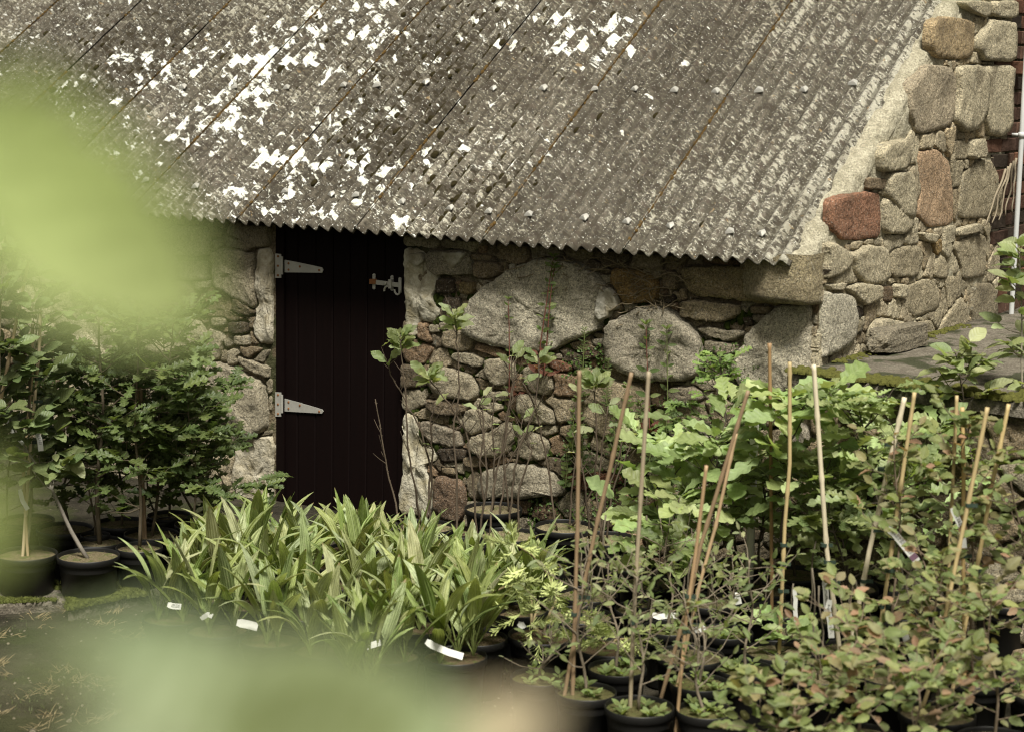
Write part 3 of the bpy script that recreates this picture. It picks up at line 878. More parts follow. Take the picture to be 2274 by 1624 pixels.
def hinge(y0, y1, ys0, ys1, yt0, yt1):
    m2 = MB()
    P = lambda x, y: front_uv(x, y, dn + .01)
    n0 = dn + .016
    plate(m2, [P(613.5, y0), P(626.5, y0 + 1), P(626.5, y1), P(613.5, y1)], n0, .004)
    plate(m2, [P(630, ys0), P(660, ys0 + (yt0 - ys0) * .33), P(714, yt0), P(717, (yt0 + yt1) / 2), P(714, yt1), P(630, ys1)], n0 - .012, .004)
    # knuckle
    a, b = P(628.5, y0 + 6), P(628.5, y1 - 8)
    m2.tube([FW(a[0], n0 + .003, a[1]), FW(b[0], n0 + .003, b[1])], .006, 8)
    m3 = MB()
    for x, y in ((620, y0 + 6), (620, (y0 + y1) / 2), (620, y1 - 6)):
        u, z = P(x, y); disc(m3, FW(u, n0 + .004, z), .006, .003)
    for x, y in ((640, ys0 + 8), (640, ys1 - 6), (665, (ys0 + ys1) / 2 + 1), (708, (yt0 + yt1) / 2)):
        u, z = P(x, y); disc(m3, FW(u, n0 - .008, z), .006, .003)
    m3.build('screws', M['rust'], door, loc=FW(u, n0, z), smooth=False)
    u, z = P(640, (y0 + y1) / 2)
    m2.build('hinge', M['zinc'], door, loc=FW(u, n0, z), smooth=False)
hinge(563, 617, 577, 605, 594, 606)
hinge(869, 923, 884, 912, 908, 917)
hinge(1150, 1200, 1158, 1184, 1172, 1184)
# bolt latch
m2 = MB()
P = lambda x, y: front_uv(x, y, dn)
def rectp(x0, y0, x1, y1): return [P(x0, y0), P(x1, y0), P(x1, y1), P(x0, y1)]
n0 = dn + .001
for xc, ya, yb in ((831, 607, 643), (871, 611, 646), (893, 615, 651)):
    pts = [P(xc - 3.2, ya + 2), P(xc, ya), P(xc + 3.2, ya + 2), P(xc + 3.2, yb - 2), P(xc, yb), P(xc - 3.2, yb - 2)]
    plate(m2, pts, n0 + (.016 if xc > 880 else 0), .003)
    for y in (ya + 4, yb - 4):
        u, z = P(xc, y); disc(m2, FW(u, n0 + .003 + (.016 if xc > 880 else 0), z), .004, .003)
plate(m2, [P(836, 621), P(893, 628), P(893, 638), P(836, 631)], n0 + .008, .005)
u0, z0 = P(871, 620); u1, z1 = P(871, 640)
m2.box(FW(u0 - .009, n0 + .003, z1), T * .018, NF * .018, Z * (z0 - z1))
u, z = P(860, 629); disc(m2, FW(u, n0 + .013, z), .009, .012)
# finger curl and staple
def arc(px, py, r, a0, a1, up):
    c = P(px, py)
    return [FW(c[0] + r * math.cos(a), n0 + .02, c[1] + r * up * math.sin(a)) for a in [a0 + (a1 - a0) * i / 8 for i in range(9)]]
m2.tube(arc(867, 645, .022, R(80), R(190), 1.0), .005, 6)
m2.tube(arc(888, 640, .018, R(10), R(170), -1.6), .005, 6)
u, z = P(860, 629)
latch = m2.build('latch', M['zinc'], door, loc=FW(u, n0, z), smooth=False)
m2 = MB()
plate(m2, rectp(824, 619, 838, 630), n0 + .004, .012)
u, z = P(830, 625)
rb = m2.build('latch_end', M['rust'], door, loc=FW(u, n0, z), smooth=False)
rb['label'] = 'rusty end of the bolt'

# wall plate and dark timbers under the eave
mb = MB()
mb.box(FW(DU0 - .12, -.28, EAVE_Z - .005), T * (DU1 - DU0 + .24), NF * .26, Z * .06)
lint = mb.build('lintel', M['dark_wood'], shed, loc=FW(DU0, 0, EAVE_Z), smooth=False)

# ------------------------------------------------------------------ roof
PITCHW, AMP = 0.073, 0.0168
VT = 4.35
def zones():
    """(px,py,radius m u, radius m v, weight) heavy white lichen"""
    out = []
    for px, py, ru, rv, w in [(700,320,.22,.25,1.3),(640,390,.25,.2,1.0),(770,440,.3,.18,1.0),(540,450,.2,.12,.6),(480,230,.14,.2,.9),(560,260,.12,.2,.8),(420,130,.2,.25,.8),
                              (640,70,.25,.4,.9),(740,60,.25,.4,.8),(880,60,.3,.4,.7),(900,240,.2,.2,.5),(1000,330,.2,.2,.4),(1300,90,.22,.22,.9),(1230,320,.12,.18,.8),(1110,370,.12,.12,.7),
                              (1340,380,.06,.05,.9),(880,490,.1,.08,.8),(1450,420,.08,.08,.6),(1340,55,.3,.2,.4),(260,310,.2,.12,.6),(250,150,.3,.3,.7),(330,220,.2,.2,.6),(420,320,.2,.2,.7),(60,60,.4,.4,.5),(1480,130,.3,.3,.5),(1550,280,.2,.2,.4),(1080,60,.25,.3,.45)]:
        u, v = roof_uv(px, py); out.append((u, v, ru, rv, w))
    return out
def mzones():
    out = []
    for px, py, ru, rv, w in [(960,90,.4,.5,.7),(880,180,.25,.3,.6),(900,310,.2,.25,.9),(1000,420,.22,.2,.9),(1100,420,.15,.2,.7),(130,140,.8,.5,.55),(330,90,.5,.5,.5),(200,190,.25,.15,1.0),(1050,170,.3,.3,.35),(820,300,.2,.2,.5)]:
        u, v = roof_uv(px, py); out.append((u, v, ru, rv, w))
    return out
WZ, MZ = zones(), mzones()
def dens(u, v, zs):
    t = 0.0
    for a, b, ru, rv, w in zs:
        d = ((u - a) / ru) ** 2 + ((v - b) / rv) ** 2
        if d < 9: t += w * math.exp(-d * 0.5)
    return t
seams = [-5.11 + 0.73 * i for i in range(8)] + [0.73, 1.46, 2.19]      # left edge of each sheet; the last is 10.5 waves
roof_mb = MB()
for v in (0.35, 1.0, 1.9, 2.8, 3.7):
    roof_mb.box(RF(-5.1, v, -.09), T * 8.0, UPR * .06, NR * .065)
# soffit board closing the gap between wall head and sheets
roof_mb.box(RF(-5.1, 0.16, -.022), T * 8.1, UPR * 4.1, NR * .004)
roof = roof_mb.build('roof', M['dark_wood'], shed, loc=RF(0, 1, 0), smooth=False)
def wave(u): return AMP * math.cos(2 * math.pi * (u + PITCHW * 0.5) / PITCHW)
def sheet(u0, u1, first):
    spw = 10
    du = PITCHW / spw
    nu = int(round((u1 - u0) / du)) + 5            # laps half a wave over its neighbour
    nv = 105
    vs, uvs, cols = [], [], []
    lift = 0.0035
    ev = random.uniform(-.006, .006)
    for j in range(nv + 1):
        v = (j / nv) ** 1.1 * VT
        for i in range(nu + 1):
            u = u0 + i * du
            edge = (i - (nu - 5)) / 5.0
            h = wave(u) + 0.0022 * noise.noise(Vector((u * 18, v * 9, 3))) + 0.002 * noise.noise(Vector((u * 50, v * 40, 5)))
            h += lift * max(0, edge + 1) + (0.004 * noise.noise(Vector((u * 1.2, v * .9, 8))))
            if edge > .7: h += 0.003
            vv = v + (ev if j == 0 else 0) - (0.003 * noise.noise(Vector((u * 60, 1, 1))) if j == 0 else 0)
            vs.append(RF(u, vv, h)); uvs.append((u + 7, v))
            wd = 0.50 + min(.26, dens(u, v, WZ) * .24) - max(0, u - 1.0) * .13 + .1 * noise.noise(Vector((u * 2, v * 2, 1)))
            md = 0.30 + min(.45, dens(u, v, MZ) * .45) - max(0, u - 1.4) * .12
            pd = 0.5 + 0.25 * noise.noise(Vector((u * 1.3, v * 1.3, 9))) + (0.15 if u > 2.1 else 0)
            if u > 2.84: pd += .5; wd += .12
            cols.append((max(0, min(1, wd)), max(0, min(1, md)), max(0, min(1, pd)), 1))
    w = nu + 1
    fs = [(j * w + i, j * w + i + 1, (j + 1) * w + i + 1, (j + 1) * w + i) for j in range(nv) for i in range(nu)]
    # underside and broken front edge
    k = len(vs)
    rows = 14
    for j in range(rows):
        for i in range(w):
            p = vs[j * w + i] - NR * 0.0065
            vs.append(p); uvs.append(uvs[j * w + i]); cols.append(cols[j * w + i])
    for i in range(nu): fs.append((i + 1, i, k + i, k + i + 1))
    for j in range(rows - 1):
        for i in range(nu): fs.append((k + j * w + i + 1, k + j * w + i, k + (j + 1) * w + i, k + (j + 1) * w + i + 1))
    # side edges
    for j in range(rows - 1):
        fs.append((j * w, (j + 1) * w, k + (j + 1) * w, k + j * w))
        fs.append(((j + 1) * w + nu, j * w + nu, k + j * w + nu, k + (j + 1) * w + nu))
    loc = RF(u0, 0, 0)
    me = bpy.data.meshes.new('corrugated_sheet')
    me.from_pydata([tuple(p - loc) for p in vs], [], fs)
    me.shade_smooth()
    uvl = me.uv_layers.new(name='UVMap')
    li = np.empty(len(me.loops), np.int32); me.loops.foreach_get('vertex_index', li)
    ua = np.array(uvs, np.float32)[li]
    uvl.data.foreach_set('uv', ua.ravel())
    ca = me.color_attributes.new('lichen', 'FLOAT_COLOR', 'POINT')
    ca.data.foreach_set('color', np.array(cols, np.float32).ravel())
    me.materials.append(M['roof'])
    o = bpy.data.objects.new('corrugated_sheet', me)
    o.parent = roof; o.location = loc - parent_world(roof)
    C.objects.link(o)
for i, s0 in enumerate(seams):
    s1 = seams[i + 1] if i + 1 < len(seams) else 2.19 + 0.7665
    sheet(s0, s1, i == 0)
# verge edge of the last sheet (thickness)
mb = MB()
rr = []
for j in range(70):
    v = VT * j / 69
    h = wave(2.955 + .03) + 0.008
    rr.append(RF(2.19 + .7665 + .03 + 0.006 * noise.noise(Vector((v * 6, 0, 3))), v, h - .008))
# mortar flaunching between verge and gable face
ring = []
for j in range(150):
    v = 0.055 + VT * .96 * j / 149
    row = []
    for n_, (du_, h_) in enumerate([(0.0, .006), (.022, .011), (.050, .004), (.074, -.012), (.087, -.035), (.089, -.075)]):
        uu = 2.19 + .7665 + .012 + du_
        d = 0.017 * noise.noise(Vector((v * 11, du_ * 30, 6))) + 0.011 * noise.noise(Vector((v * 34, du_ * 60, 2)))
        row.append(RF(uu + (d if n_ > 3 else 0) * .8, v, h_ + d - .006))
    ring.append(row)
k = 0
vs = [p for row in ring for p in row]
fs = [(j * 6 + i, j * 6 + i + 1, (j + 1) * 6 + i + 1, (j + 1) * 6 + i) for j in range(149) for i in range(5)]
mb.add(vs, fs)
mb.build('verge_mortar', M['mortar_pale'], roof, loc=RF(3, 1, 0))
# kneeler stone under the foot of the verge
kz = front_uv(1770, 668)[1]
KP = [(2.985, kz), (3.045, kz - .02), (3.045, EAVE_Z + .01), (2.985, EAVE_Z + .005)]
mb = MB(); vs = []; fs = []
nu_, nz_ = 7, 10
prof = []
for j in range(nz_ + 1):
    z_ = kz + (EAVE_Z + .004 - kz) * j / nz_
    for i in range(14):
        z_ = kz + (EAVE_Z + (.036 if i >= 4 else .004) - kz) * j / nz_
        t_ = i / 13
        if t_ < .45: u_, n_ = 2.70 + (UC - 2.70) * t_ / .45, .03 + .125 * min(1, t_ / .2)
        else: u_, n_ = UC + .006, .155 - (t_ - .45) / .55 * .40
        d_ = .010 * noise.noise(Vector((u_ * 12, n_ * 12, z_ * 12))) + .004 * noise.noise(Vector((u_ * 40, n_ * 40, z_ * 40)))
        if t_ < .45: n_ += d_
        else: u_ += d_
        if i in (5, 6): u_ -= .010
        if j == 0: n_ -= .02
        vs.append(FW(u_, n_, z_))
for j in range(nz_):
    for i in range(13): fs.append((j * 14 + i, j * 14 + i + 1, (j + 1) * 14 + i + 1, (j + 1) * 14 + i))
fs.append(tuple(range(14))[::-1])
mb.add(vs, fs)
mb.build('stone', M['stone'], gable, loc=FW(UC, 0, kz), color=(.36, .32, .22))
# hook bolts with curved washers
up_row = [(208,188),(313,191),(420,202),(530,202),(649,203),(760,197),(840,198),(939,191),(1105,205),(1223,205),(1309,206),(1398,206),(1514,210),(1600,212),(1695,211),(1793,209),(1897,195)]
lo_row = [(325,408),(437,422),(629,432),(728,439),(803,442),(892,456),(1003,470),(1088,478),(1181,485),(1306,493),(1395,501),(1498,511),(1631,524),(1695,528)]
def washer(rot):
    m = MB()
    pts = [(-.021, -.012), (.019, -.016), (.016, .014), (-.004, .024), (-.023, .004)]
    top, bot = [], []
    for rr_, hh in ((1.0, 0), (1.0, .0035), (.5, .009)):
        for x, y in pts:
            X, Y = x * rr_, y * rr_
            top.append(Vector((X, Y, hh + .011 - 14 * X * X)))
    m.add(top + [Vector((0, 0, .022))], [(i, (i + 1) % 5, 5 + (i + 1) % 5, 5 + i) for i in range(5)] + [(5 + i, 5 + (i + 1) % 5, 10 + (i + 1) % 5, 10 + i) for i in range(5)] + [(10 + i, 10 + (i + 1) % 5, 15) for i in range(5)])
    m.lathe(Vector((0, 0, .010)), [(.0075, 0), (.0075, .008), (.005, .012), (0.0005, .0125)], 8)
    return m
wm = washer(0).mesh('roof_bolt', M['zinc'], smooth=False)
bm_ = Matrix((T, UPR, NR)).transposed().to_quaternion()
rb0 = parent_world(roof)
for px, py in up_row + lo_row:
    u, v = roof_uv(px, py)
    u = round(u / PITCHW - .5) * PITCHW + PITCHW * .5
    o = bpy.data.objects.new('roof_bolt', wm)
    o.parent = roof
    o.location = RF(u, v, AMP - .001) - rb0
    o.rotation_mode = 'QUATERNION'
    o.rotation_quaternion = bm_ @ Quaternion((0, 0, 1), random.uniform(-.5, .5))
    s_ = random.uniform(.9, 1.15); o.scale = (s_, s_, s_)
    C.objects.link(o)
# moss cushions in the valleys and along the laps
def cushion(mb, c, ax, ay, az, r, rz, seed):
    k = len(mb.v); n = 7
    for i, (a, hh) in enumerate([(1.0, -.3), (.95, .35), (.6, .85)]):
        for j in range(n):
            an = 6.283 * j / n + i * .4
            q = r * a * (1 + .35 * noise.noise(Vector((math.cos(an) * 2, math.sin(an) * 2, seed + i))))
            mb.v.append(c + ax * q * math.cos(an) + ay * q * 1.5 * math.sin(an) + az * rz * hh)
    mb.v.append(c + az * rz)
    for i in range(2):
        for j in range(n): mb.f.append((k + i * n + j, k + i * n + (j + 1) % n, k + (i + 1) * n + (j + 1) % n, k + (i + 1) * n + j))
    for j in range(n): mb.f.append((k + 2 * n + j, k + 2 * n + (j + 1) % n, k + 3 * n))
mb = MB()
rm = random.Random(3)
tries = 0; cnt = 0
while tries < 60000 and cnt < 2300:
    tries += 1
    u = rm.uniform(-4.6, 2.9); v = rm.uniform(0.03, 3.4)
    d = dens(u, v, MZ) + .05 - max(0, u - 1.6) * .05
    if rm.random() > d: continue
    u = round(u / PITCHW) * PITCHW + rm.gauss(0, .008)
    r = abs(rm.gauss(.004, .007)) + .004
    cushion(mb, RF(u, v, wave(u) - .001), T, UPR, NR, min(r, .022), min(r, .02) * .6, cnt * 1.7); cnt += 1
tag(mb.build('moss', M['moss'], roof, loc=RF(0, 1, 0), color=(.025, .02, .008)), kind='stuff')
mb = MB(); cnt = 0
for s0, amt, v1_ in [(2.19, .9, 4), (1.46, .8, 4), (.73, .35, 4), (0, .55, 4), (-.73, .5, 4), (-1.46, .7, 4), (-2.19, .6, 4), (-2.92, .7, 4)]:
    v = .02
    while v < 3.6:
        v += rm.uniform(.006, .02)
        if noise.noise(Vector((s0 * 3, v * 2.2, 4))) + amt * .9 < .35: continue
        r = rm.uniform(.004, .009)
        u = s0 - 0.004 + rm.gauss(0, .003) + .035
        cushion(mb, RF(u, v, wave(u) + .004), T, UPR, NR, r, r * .9, cnt); cnt += 1
tag(mb.build('moss', M['moss'], roof, loc=RF(0, 1, 0), color=(.10, .062, .02)), kind='stuff')
# dark moss clinging in the wall joints
mb = MB(); cnt = 0
for i in range(16000):
    u = rm.uniform(DU1 + .05, UC - .1); z = rm.uniform(.02, 1.25)
    a, j = int((u - occR.x0) / occR.c), int((z - occR.z0) / occR.c)
    if j >= occR.nz or a >= occR.nx or occR.g[j, a]: continue
    if noise.noise(Vector((u * 3.2, z * 3.2, 11))) < -.22 + (.35 if u > 2.3 else 0): continue
    r = rm.uniform(.006, .02)
    cushion(mb, FW(u, .002, z), T, Z, NF, r, r * 1.1, cnt)
    for _ in range(5):
        p = FW(u + rm.uniform(-r, r), r * .8, z + rm.uniform(-r, r))
        d = (NF * rm.uniform(.3, 1) + T * rm.uniform(-.8, .8) + Z * rm.uniform(-.6, .8)) * rm.uniform(.006, .014)
        q = d.cross(Vector((.3, .2, .9))).normalized() * .002
        k = len(mb.v); mb.v += [p - q, p + q, p + d]; mb.f.append((k, k + 1, k + 2))
    cnt += 1
tag(mb.build('moss', M['moss'], front2, loc=FW(2, 0, .6), color=(.030, .042, .008)), kind='stuff')
# ------------------------------------------------------------------ ledge, rock, brick building, pipe
def solid_poly(name, plan, z0, z1, mat, parent=None, loc=None, step=.05, amp=.008):
    """closed block over a plan polygon, top slightly uneven"""
    mb = MB()
    pts = []
    for i in range(len(plan)):
        a, b = plan[i], plan[(i + 1) % len(plan)]
        k = max(1, int((b - a).length / step))
        for j in range(k): pts.append(a.lerp(b, j / k))
    c = sum(pts, Vector((0, 0, 0))) / len(pts)
    N = len(pts)
    rows = [(1.0, z0), (1.0, z1 - .02), (.995, z1 - .004)] + [(1 - i * .125, z1) for i in range(1, 8)]
    for sc, z in rows:
        for p in pts:
            q = c + (p - c) * sc
            d = amp * noise.noise(Vector((q.x * 9, q.y * 9, z * 9)))
            e = (p - c).normalized() * (amp * noise.noise(Vector((p.x * 7, p.y * 7, z * 12 + 5))) if sc > .99 else 0)
            mb.v.append(Vector((q.x + e.x, q.y + e.y, z + (d if z > z1 - .01 else 0))))
    for r_ in range(len(rows) - 1):
        for j in range(N): mb.f.append((r_ * N + j, r_ * N + (j + 1) % N, (r_ + 1) * N + (j + 1) % N, (r_ + 1) * N + j))
    mb.v.append(Vector((c.x, c.y, z1)))
    k = (len(rows) - 1) * N
    for j in range(N): mb.f.append((k + j, k + (j + 1) % N, len(mb.v) - 1))
    return mb.build(name, mat, parent, loc=loc)
LH = gable_uv(1830, 800)[1]            # height of the ledge top where it meets the gable
LF0 = on_plane(1752, 822, Vector((0, 0, LH)), Z); LF1 = on_plane(2300, 893, Vector((0, 0, LH)), Z)
LDIR = (LF1 - LF0).normalized()
LF1 = LF0 + LDIR * 2.6
ledge = empty('stone_ledge', Vector((LF0.x, LF0.y, 0)), 'raised granite platform with flat mossy concrete top against the gable', 'stone platform')
plan = [Vector((LF0.x, LF0.y, 0)), Vector((LF1.x, LF1.y, 0)), GW(3.3, .02, 0) + T * 1.2, GW(3.3, .03, 0), GW(0.0, .03, 0) + S * .02]
LN = Vector((LDIR.y, -LDIR.x, 0))
solid_poly('top_slab', [p + LN * (.02 if i < 2 else 0) for i, p in enumerate(plan)], LH - .06, LH, M['concrete'], ledge, loc=LF0)
body = solid_poly('body', [p - LN * (.03 if i < 2 else 0) for i, p in enumerate(plan)], -.05, LH - .063, M['mortar_dark'], ledge, loc=LF0)
def LFR(u, n, z): return Vector((LF0.x, LF0.y, 0)) + LDIR * u + LN * (n - .03) + Z * z
def ledge_uv(px, py):
    p = on_plane(px, py, LF0, LN) - LF0
    return (p.dot(LDIR), p.z + LF0.z)
occK = Occ(0.0, 2.5, 0.0, LH - .08)
for t_, col, q in [('e6', (.35,.33,.28), [(1452,262),(1490,202),(1560,202),(1700,262),(1900,322),(1960,380),(1900,430),(1620,440),(1480,360)]),
                   ('e7', (.24,.21,.16), [(1240,660),(1420,640),(1640,690),(1660,840),(1500,900),(1300,860)]),
                   ('e6', (.3,.28,.24), [(1060,600),(1300,560),(1500,640),(1500,760),(1200,800),(1060,730)])]:
    pl = [ledge_uv(*K(t_, x, y)) for x, y in q]
    pl = [(min(max(u, .01), 2.4), min(z, LH - .07)) for u, z in pl]
    if max(p[0] for p in pl) - min(p[0] for p in pl) < .05: continue
    add_stone(pl, LFR, body, col, h=.05); occK.fill(grow(pl, .003))
pack_cells(occK, LFR, body, [GREY, BROWN, (.2, .17, .12)], .13, rnd, h=.035, limit=80, asp=1.5, minr=.02)
mb = MB(); cnt = 0
for i in range(900):
    u = rm.uniform(0, 2.2); w = abs(rm.gauss(0, .07))
    if noise.noise(Vector((u * 4, 2, 2))) < -.15 - (.2 if u < .3 else 0): continue
    p = LF0 + LDIR * u - LN * (w - .02); r = rm.uniform(.007, .02)
    cushion(mb, Vector((p.x, p.y, LH)), LDIR, LN, Z, r, r * .9, cnt); cnt += 1
for i in range(250):
    s = rm.uniform(.05, 1.6)
    p = GW(s, .04 + abs(rm.gauss(0, .03)), LH)
    r = rm.uniform(.004, .011); cushion(mb, p, S, T, Z, r, r * .8, cnt); cnt += 1
tag(mb.build('moss', M['moss'], ledge, loc=LF0, color=(.085, .085, .022)), kind='stuff')

# broken block lying on the ledge
def rock(name, c, ax, ay, az, seed, mat, color, label, cat, cuts=9):
    import bmesh
    bm = bmesh.new()
    bmesh.ops.create_cube(bm, size=2)
    bmesh.ops.subdivide_edges(bm, edges=bm.edges, cuts=cuts, use_grid_fill=True)
    for v in bm.verts:
        p = v.co
        q = Vector((p.x, p.y, p.z))
        q.x *= 1 - .18 * (q.z + 1) / 2 * (1 if q.x < 0 else .3)
        n1 = noise.noise(q * 1.1 + Vector((seed, 0, 0))); n2 = noise.noise(q * 4 + Vector((0, seed, 0)))
        sph = q.normalized() * 1.25
        q = q.lerp(sph, .18)
        q *= 1 + .16 * n1 + .05 * n2
        if q.x < -.35: q.z *= .86 + .3 * (q.x + 1)
        v.co = q
    me = bpy.data.meshes.new(name)
    bm.to_mesh(me); bm.free()
    vs = np.array([tuple(ax * v.co.x + ay * v.co.y + az * v.co.z) for v in me.vertices], np.float32)
    me.vertices.foreach_set('co', vs.ravel())
    me.materials.append(mat); me.update()
    o = bpy.data.objects.new(name, me); o.location = c; o.color = (*color, 1)
    C.objects.link(o)
    return tag(o, label, cat)
rc = on_plane(1932, 800, Vector((0, 0, LH)), Z)
rp = gable_uv(1870, 780); rq = gable_uv(1998, 790)
rlen = (rq[0] - rp[0]) / 2
rc = GW((rp[0] + rq[0]) / 2 - .03, .13, LH + .055)
rock('rock', rc, (S * .97 + T * .1) * rlen * .62, (T - S * .1) * .048, Z * .05, 3.3, M['stone'], (.27, .25, .2), 'broken grey stone block lying on the mossy ledge against the gable', 'rock')

bb = empty('brick_building', GW(3.4, -.05, 0), 'old dark red brick building adjoining the granite gable', 'building')
mb = MB()
mb.box(GW(GE + .002, -.35, -.05), S * 4.5, T * .31, Z * 5.2)
mb.box(GW(GE + .002, -.35, -.05) + S * .01, S * .3, -T * 7.5, Z * 5.2)
bw = mb.build('wall', M['mortar_dark'], bb, loc=GW(3.4, 0, 0), smooth=False)
brick_me = []
for k in range(5):
    m2 = MB(); L_, H_ = .215, .066
    vs = []
    for a, n in ((0, -.03), (0.0, .006), (.004, .012)):
        for x, z in ((0, 0), (.33, 0), (.66, 0), (1, 0), (1, .5), (1, 1), (.66, 1), (.33, 1), (0, 1), (0, .5)):
            X = a + x * (L_ - 2 * a); Zz = a + z * (H_ - 2 * a)
            q = Vector((X * 20, Zz * 20, k * 5 + n * 30))
            vs.append(S * (X + .004 * noise.noise(q)) + Z * (Zz + .004 * noise.noise(q + Vector((5, 5, 5)))) + T * (n + (.005 * noise.noise(q * 1.4) if n > 0 else 0)))
    m2.add(vs, [(r_ * 10 + i, r_ * 10 + (i + 1) % 10, (r_ + 1) * 10 + (i + 1) % 10, (r_ + 1) * 10 + i) for r_ in range(2) for i in range(10)] + [tuple(range(20, 30))])
    brick_me.append(m2.mesh('brick', M['brick'], smooth=False))
bw0 = parent_world(bw)
row = 0; z = 0.4; nb_ = 0
while z < 4.6:
    s = GE + .01 - (.12 if row % 2 else 0)
    first = True
    if row % 2: s += .12 - .0
    inb = [q for q in BRECT if q[1] - .02 < z + .03 < q[2]]
    if inb: s = inb[0][0] + (.03 if row % 2 else 0)
    while s < 4.5:
        short = (row % 2 and first)
        o = bpy.data.objects.new('brick', brick_me[rm.randrange(5)])
        o.parent = bw
        o.location = GW(s, (.004 if s < GE else -.036) + rm.uniform(-.004, .006), z) - bw0
        if short: o.scale = (1, 1, 1)
        c = rm.choice([(.085, .045, .03), (.06, .036, .026), (.115, .058, .036), (.04, .03, .022), (.10, .06, .042)])
        f = rm.uniform(.7, 1.2); o.color = (c[0] * f, c[1] * f, c[2] * f, 1)
        C.objects.link(o); nb_ += 1
        s += .226; first = False
        
    z += .078; row += 1
    if row % 2 == 0: pass
# pale pipe fixed to the brick wall, with its brackets
pt0 = on_plane(2268, 300, GW(0, .10, 0), T); pt1 = on_plane(2236, 846, GW(0, .10, 0), T)
d = (pt1 - pt0)
pp = empty('downpipe', pt1 + d * .05, 'narrow pale grey pipe running down beside the brick edge', 'pipe')
mb = MB(); mb.tube([pt0 - d * .6, pt0, pt1, pt1 + d * .04], .013, 12)
mb.build('tube', M['pipe'], pp)
for q in (.0, .74):
    mb = MB(); c = pt0 + d * q
    mb.tube([c - d.normalized() * .014, c + d.normalized() * .014], .0175, 12)
    mb.box(c - T * .05 - Z * .008 - S * .006, T * .05, S * .012, Z * .016)
    mb.build('bracket', M['pipe'], pp)
# dead climbing stems on the brick
mb = MB()
for k in range(5):
    pts = []
    for i in range(14):
        t = i / 13
        x = 2256 - 6 * k - 30 * t * (0.3 + .3 * k) + 7 * noise.noise(Vector((t * 3, k * 5, 1))); y = 352 + 125 * t + k * 6
        pts.append(on_plane(x, y, GW(0, .02 + .012 * k, 0), T))
    mb.tube(pts, [.0065 * (1 - .5 * i / 13) for i in range(14)], 6)
tag(mb.build('dead_climber', M['stem'], loc=GW(3.3, 0, 2.2), color=(.24, .20, .14)), 'bleached dead climber stems clinging to the brick beside the pipe', 'climber')

# ------------------------------------------------------------------ plants: leaf meshes
def leaf_mesh(name, kind, seed, mat):
    r = random.Random(seed)
    mb = MB()
    droop = r.uniform(.05, .35); cup = r.uniform(.15, .5); twist = r.uniform(-.25, .25); wav = r.uniform(.01, .03)
    if kind == 'oak': W, rows = .30, 22
    elif kind == 'redoak': W, rows = .255, 20
    elif kind == 'ovate': W, rows = .27, 8
    elif kind == 'horn': W, rows = .265, 8
    elif kind == 'lance': W, rows = .10, 6
    elif kind == 'elm': W, rows = .17, 6
    elif kind == 'mag': W, rows = .22, 9
    elif kind == 'fern': W, rows = .20, 20
    pet = .10
    vs = []
    for i in range(rows + 1):
        t = i / rows
        if kind == 'oak':
            w = W * (math.sin(math.pi * min(1, t ** .85 * 1.0)) ** .6) * (.45 + .65 * t) * (.72 + .34 * math.cos(t * 4.2 * 2 * math.pi + 2.4))
            if t > .97: w = .06
        elif kind == 'redoak':
            w = W * (math.sin(math.pi * t ** 1.05) ** .75) * (.6 + .6 * t) * (.86 + .20 * math.cos(t * 3.4 * 2 * math.pi + 1.2 + seed))
        elif kind == 'fern':
            w = W * (1 - t) ** .7 * (.35 + .65 * (i % 2)) * min(1, t * 6 + .3)
        elif kind == 'mag':
            w = W * math.sin(math.pi * t ** 1.1) ** .75 * (1 + .1 * math.sin(i * 2.6 + seed))
        else:
            w = W * math.sin(math.pi * t ** (.85 if kind == 'ovate' else .8)) ** .8
            if kind in ('horn', 'elm'): w *= 1 + (.10 if i % 2 else -.06)
        y = pet + t * (1 - pet)
        bend = -droop * t * t
        tw = twist * t
        for sx in (-1, -.5, 0, .5, 1):
            x = sx * w
            yy = y + (abs(sx) * .05 if kind in ('oak', 'redoak') else 0)
            z = bend + cup * abs(x) * (.6) + wav * math.sin(y * 22 + sx * 3 + seed) * abs(sx) + x * tw
            if kind == 'mag': z += .05 * math.sin(y * 14 + sx * 2 + seed * 1.3) * abs(sx)
            vs.append(Vector((x, yy, z)))
    fs = [(i * 5 + j, i * 5 + j + 1, (i + 1) * 5 + j + 1, (i + 1) * 5 + j) for i in range(rows) for j in range(4)]
    mb.add(vs, fs)
    k = len(mb.v)
    mb.v += [Vector((-.008, 0, 0)), Vector((.008, 0, 0)), Vector((.008, pet + .02, 0)), Vector((-.008, pet + .02, 0))]
    mb.f.append((k, k + 1, k + 2, k + 3))
    return mb.mesh(name, mat)
def palm_leaf(seed):
    r = random.Random(seed)
    mb = MB(); rows, cols = 12, 10
    bend = r.uniform(.02, .45); W = r.uniform(.056, .085); tw = r.uniform(-.5, .5)
    vs = []
    for i in range(rows + 1):
        t = i / rows
        w = W * (max(0.0, math.sin(math.pi * min(1, .10 + t * .90))) ** .7) * (1.15 - .3 * t)
        if t < .12: w = .008 + .1 * t
        a = bend * t * t * 1.2
        yy = t * (1 - .25 * bend * t); zz = -a * t * .9
        for j in range(cols + 1):
            s = (j / cols) * 2 - 1
            pl = (.012 if j % 2 else -.004) * min(1, w / W) 
            x = s * w
            z = zz + pl + .35 * abs(x) + x * tw * t
            vs.append(Vector((x, yy, z)))
    w_ = cols + 1
    mb.add(vs, [(i * w_ + j, i * w_ + j + 1, (i + 1) * w_ + j + 1, (i + 1) * w_ + j) for i in range(rows) for j in range(cols)])
    return mb.mesh('leaf', M['leaf_palm'], smooth=False)
LM = {}
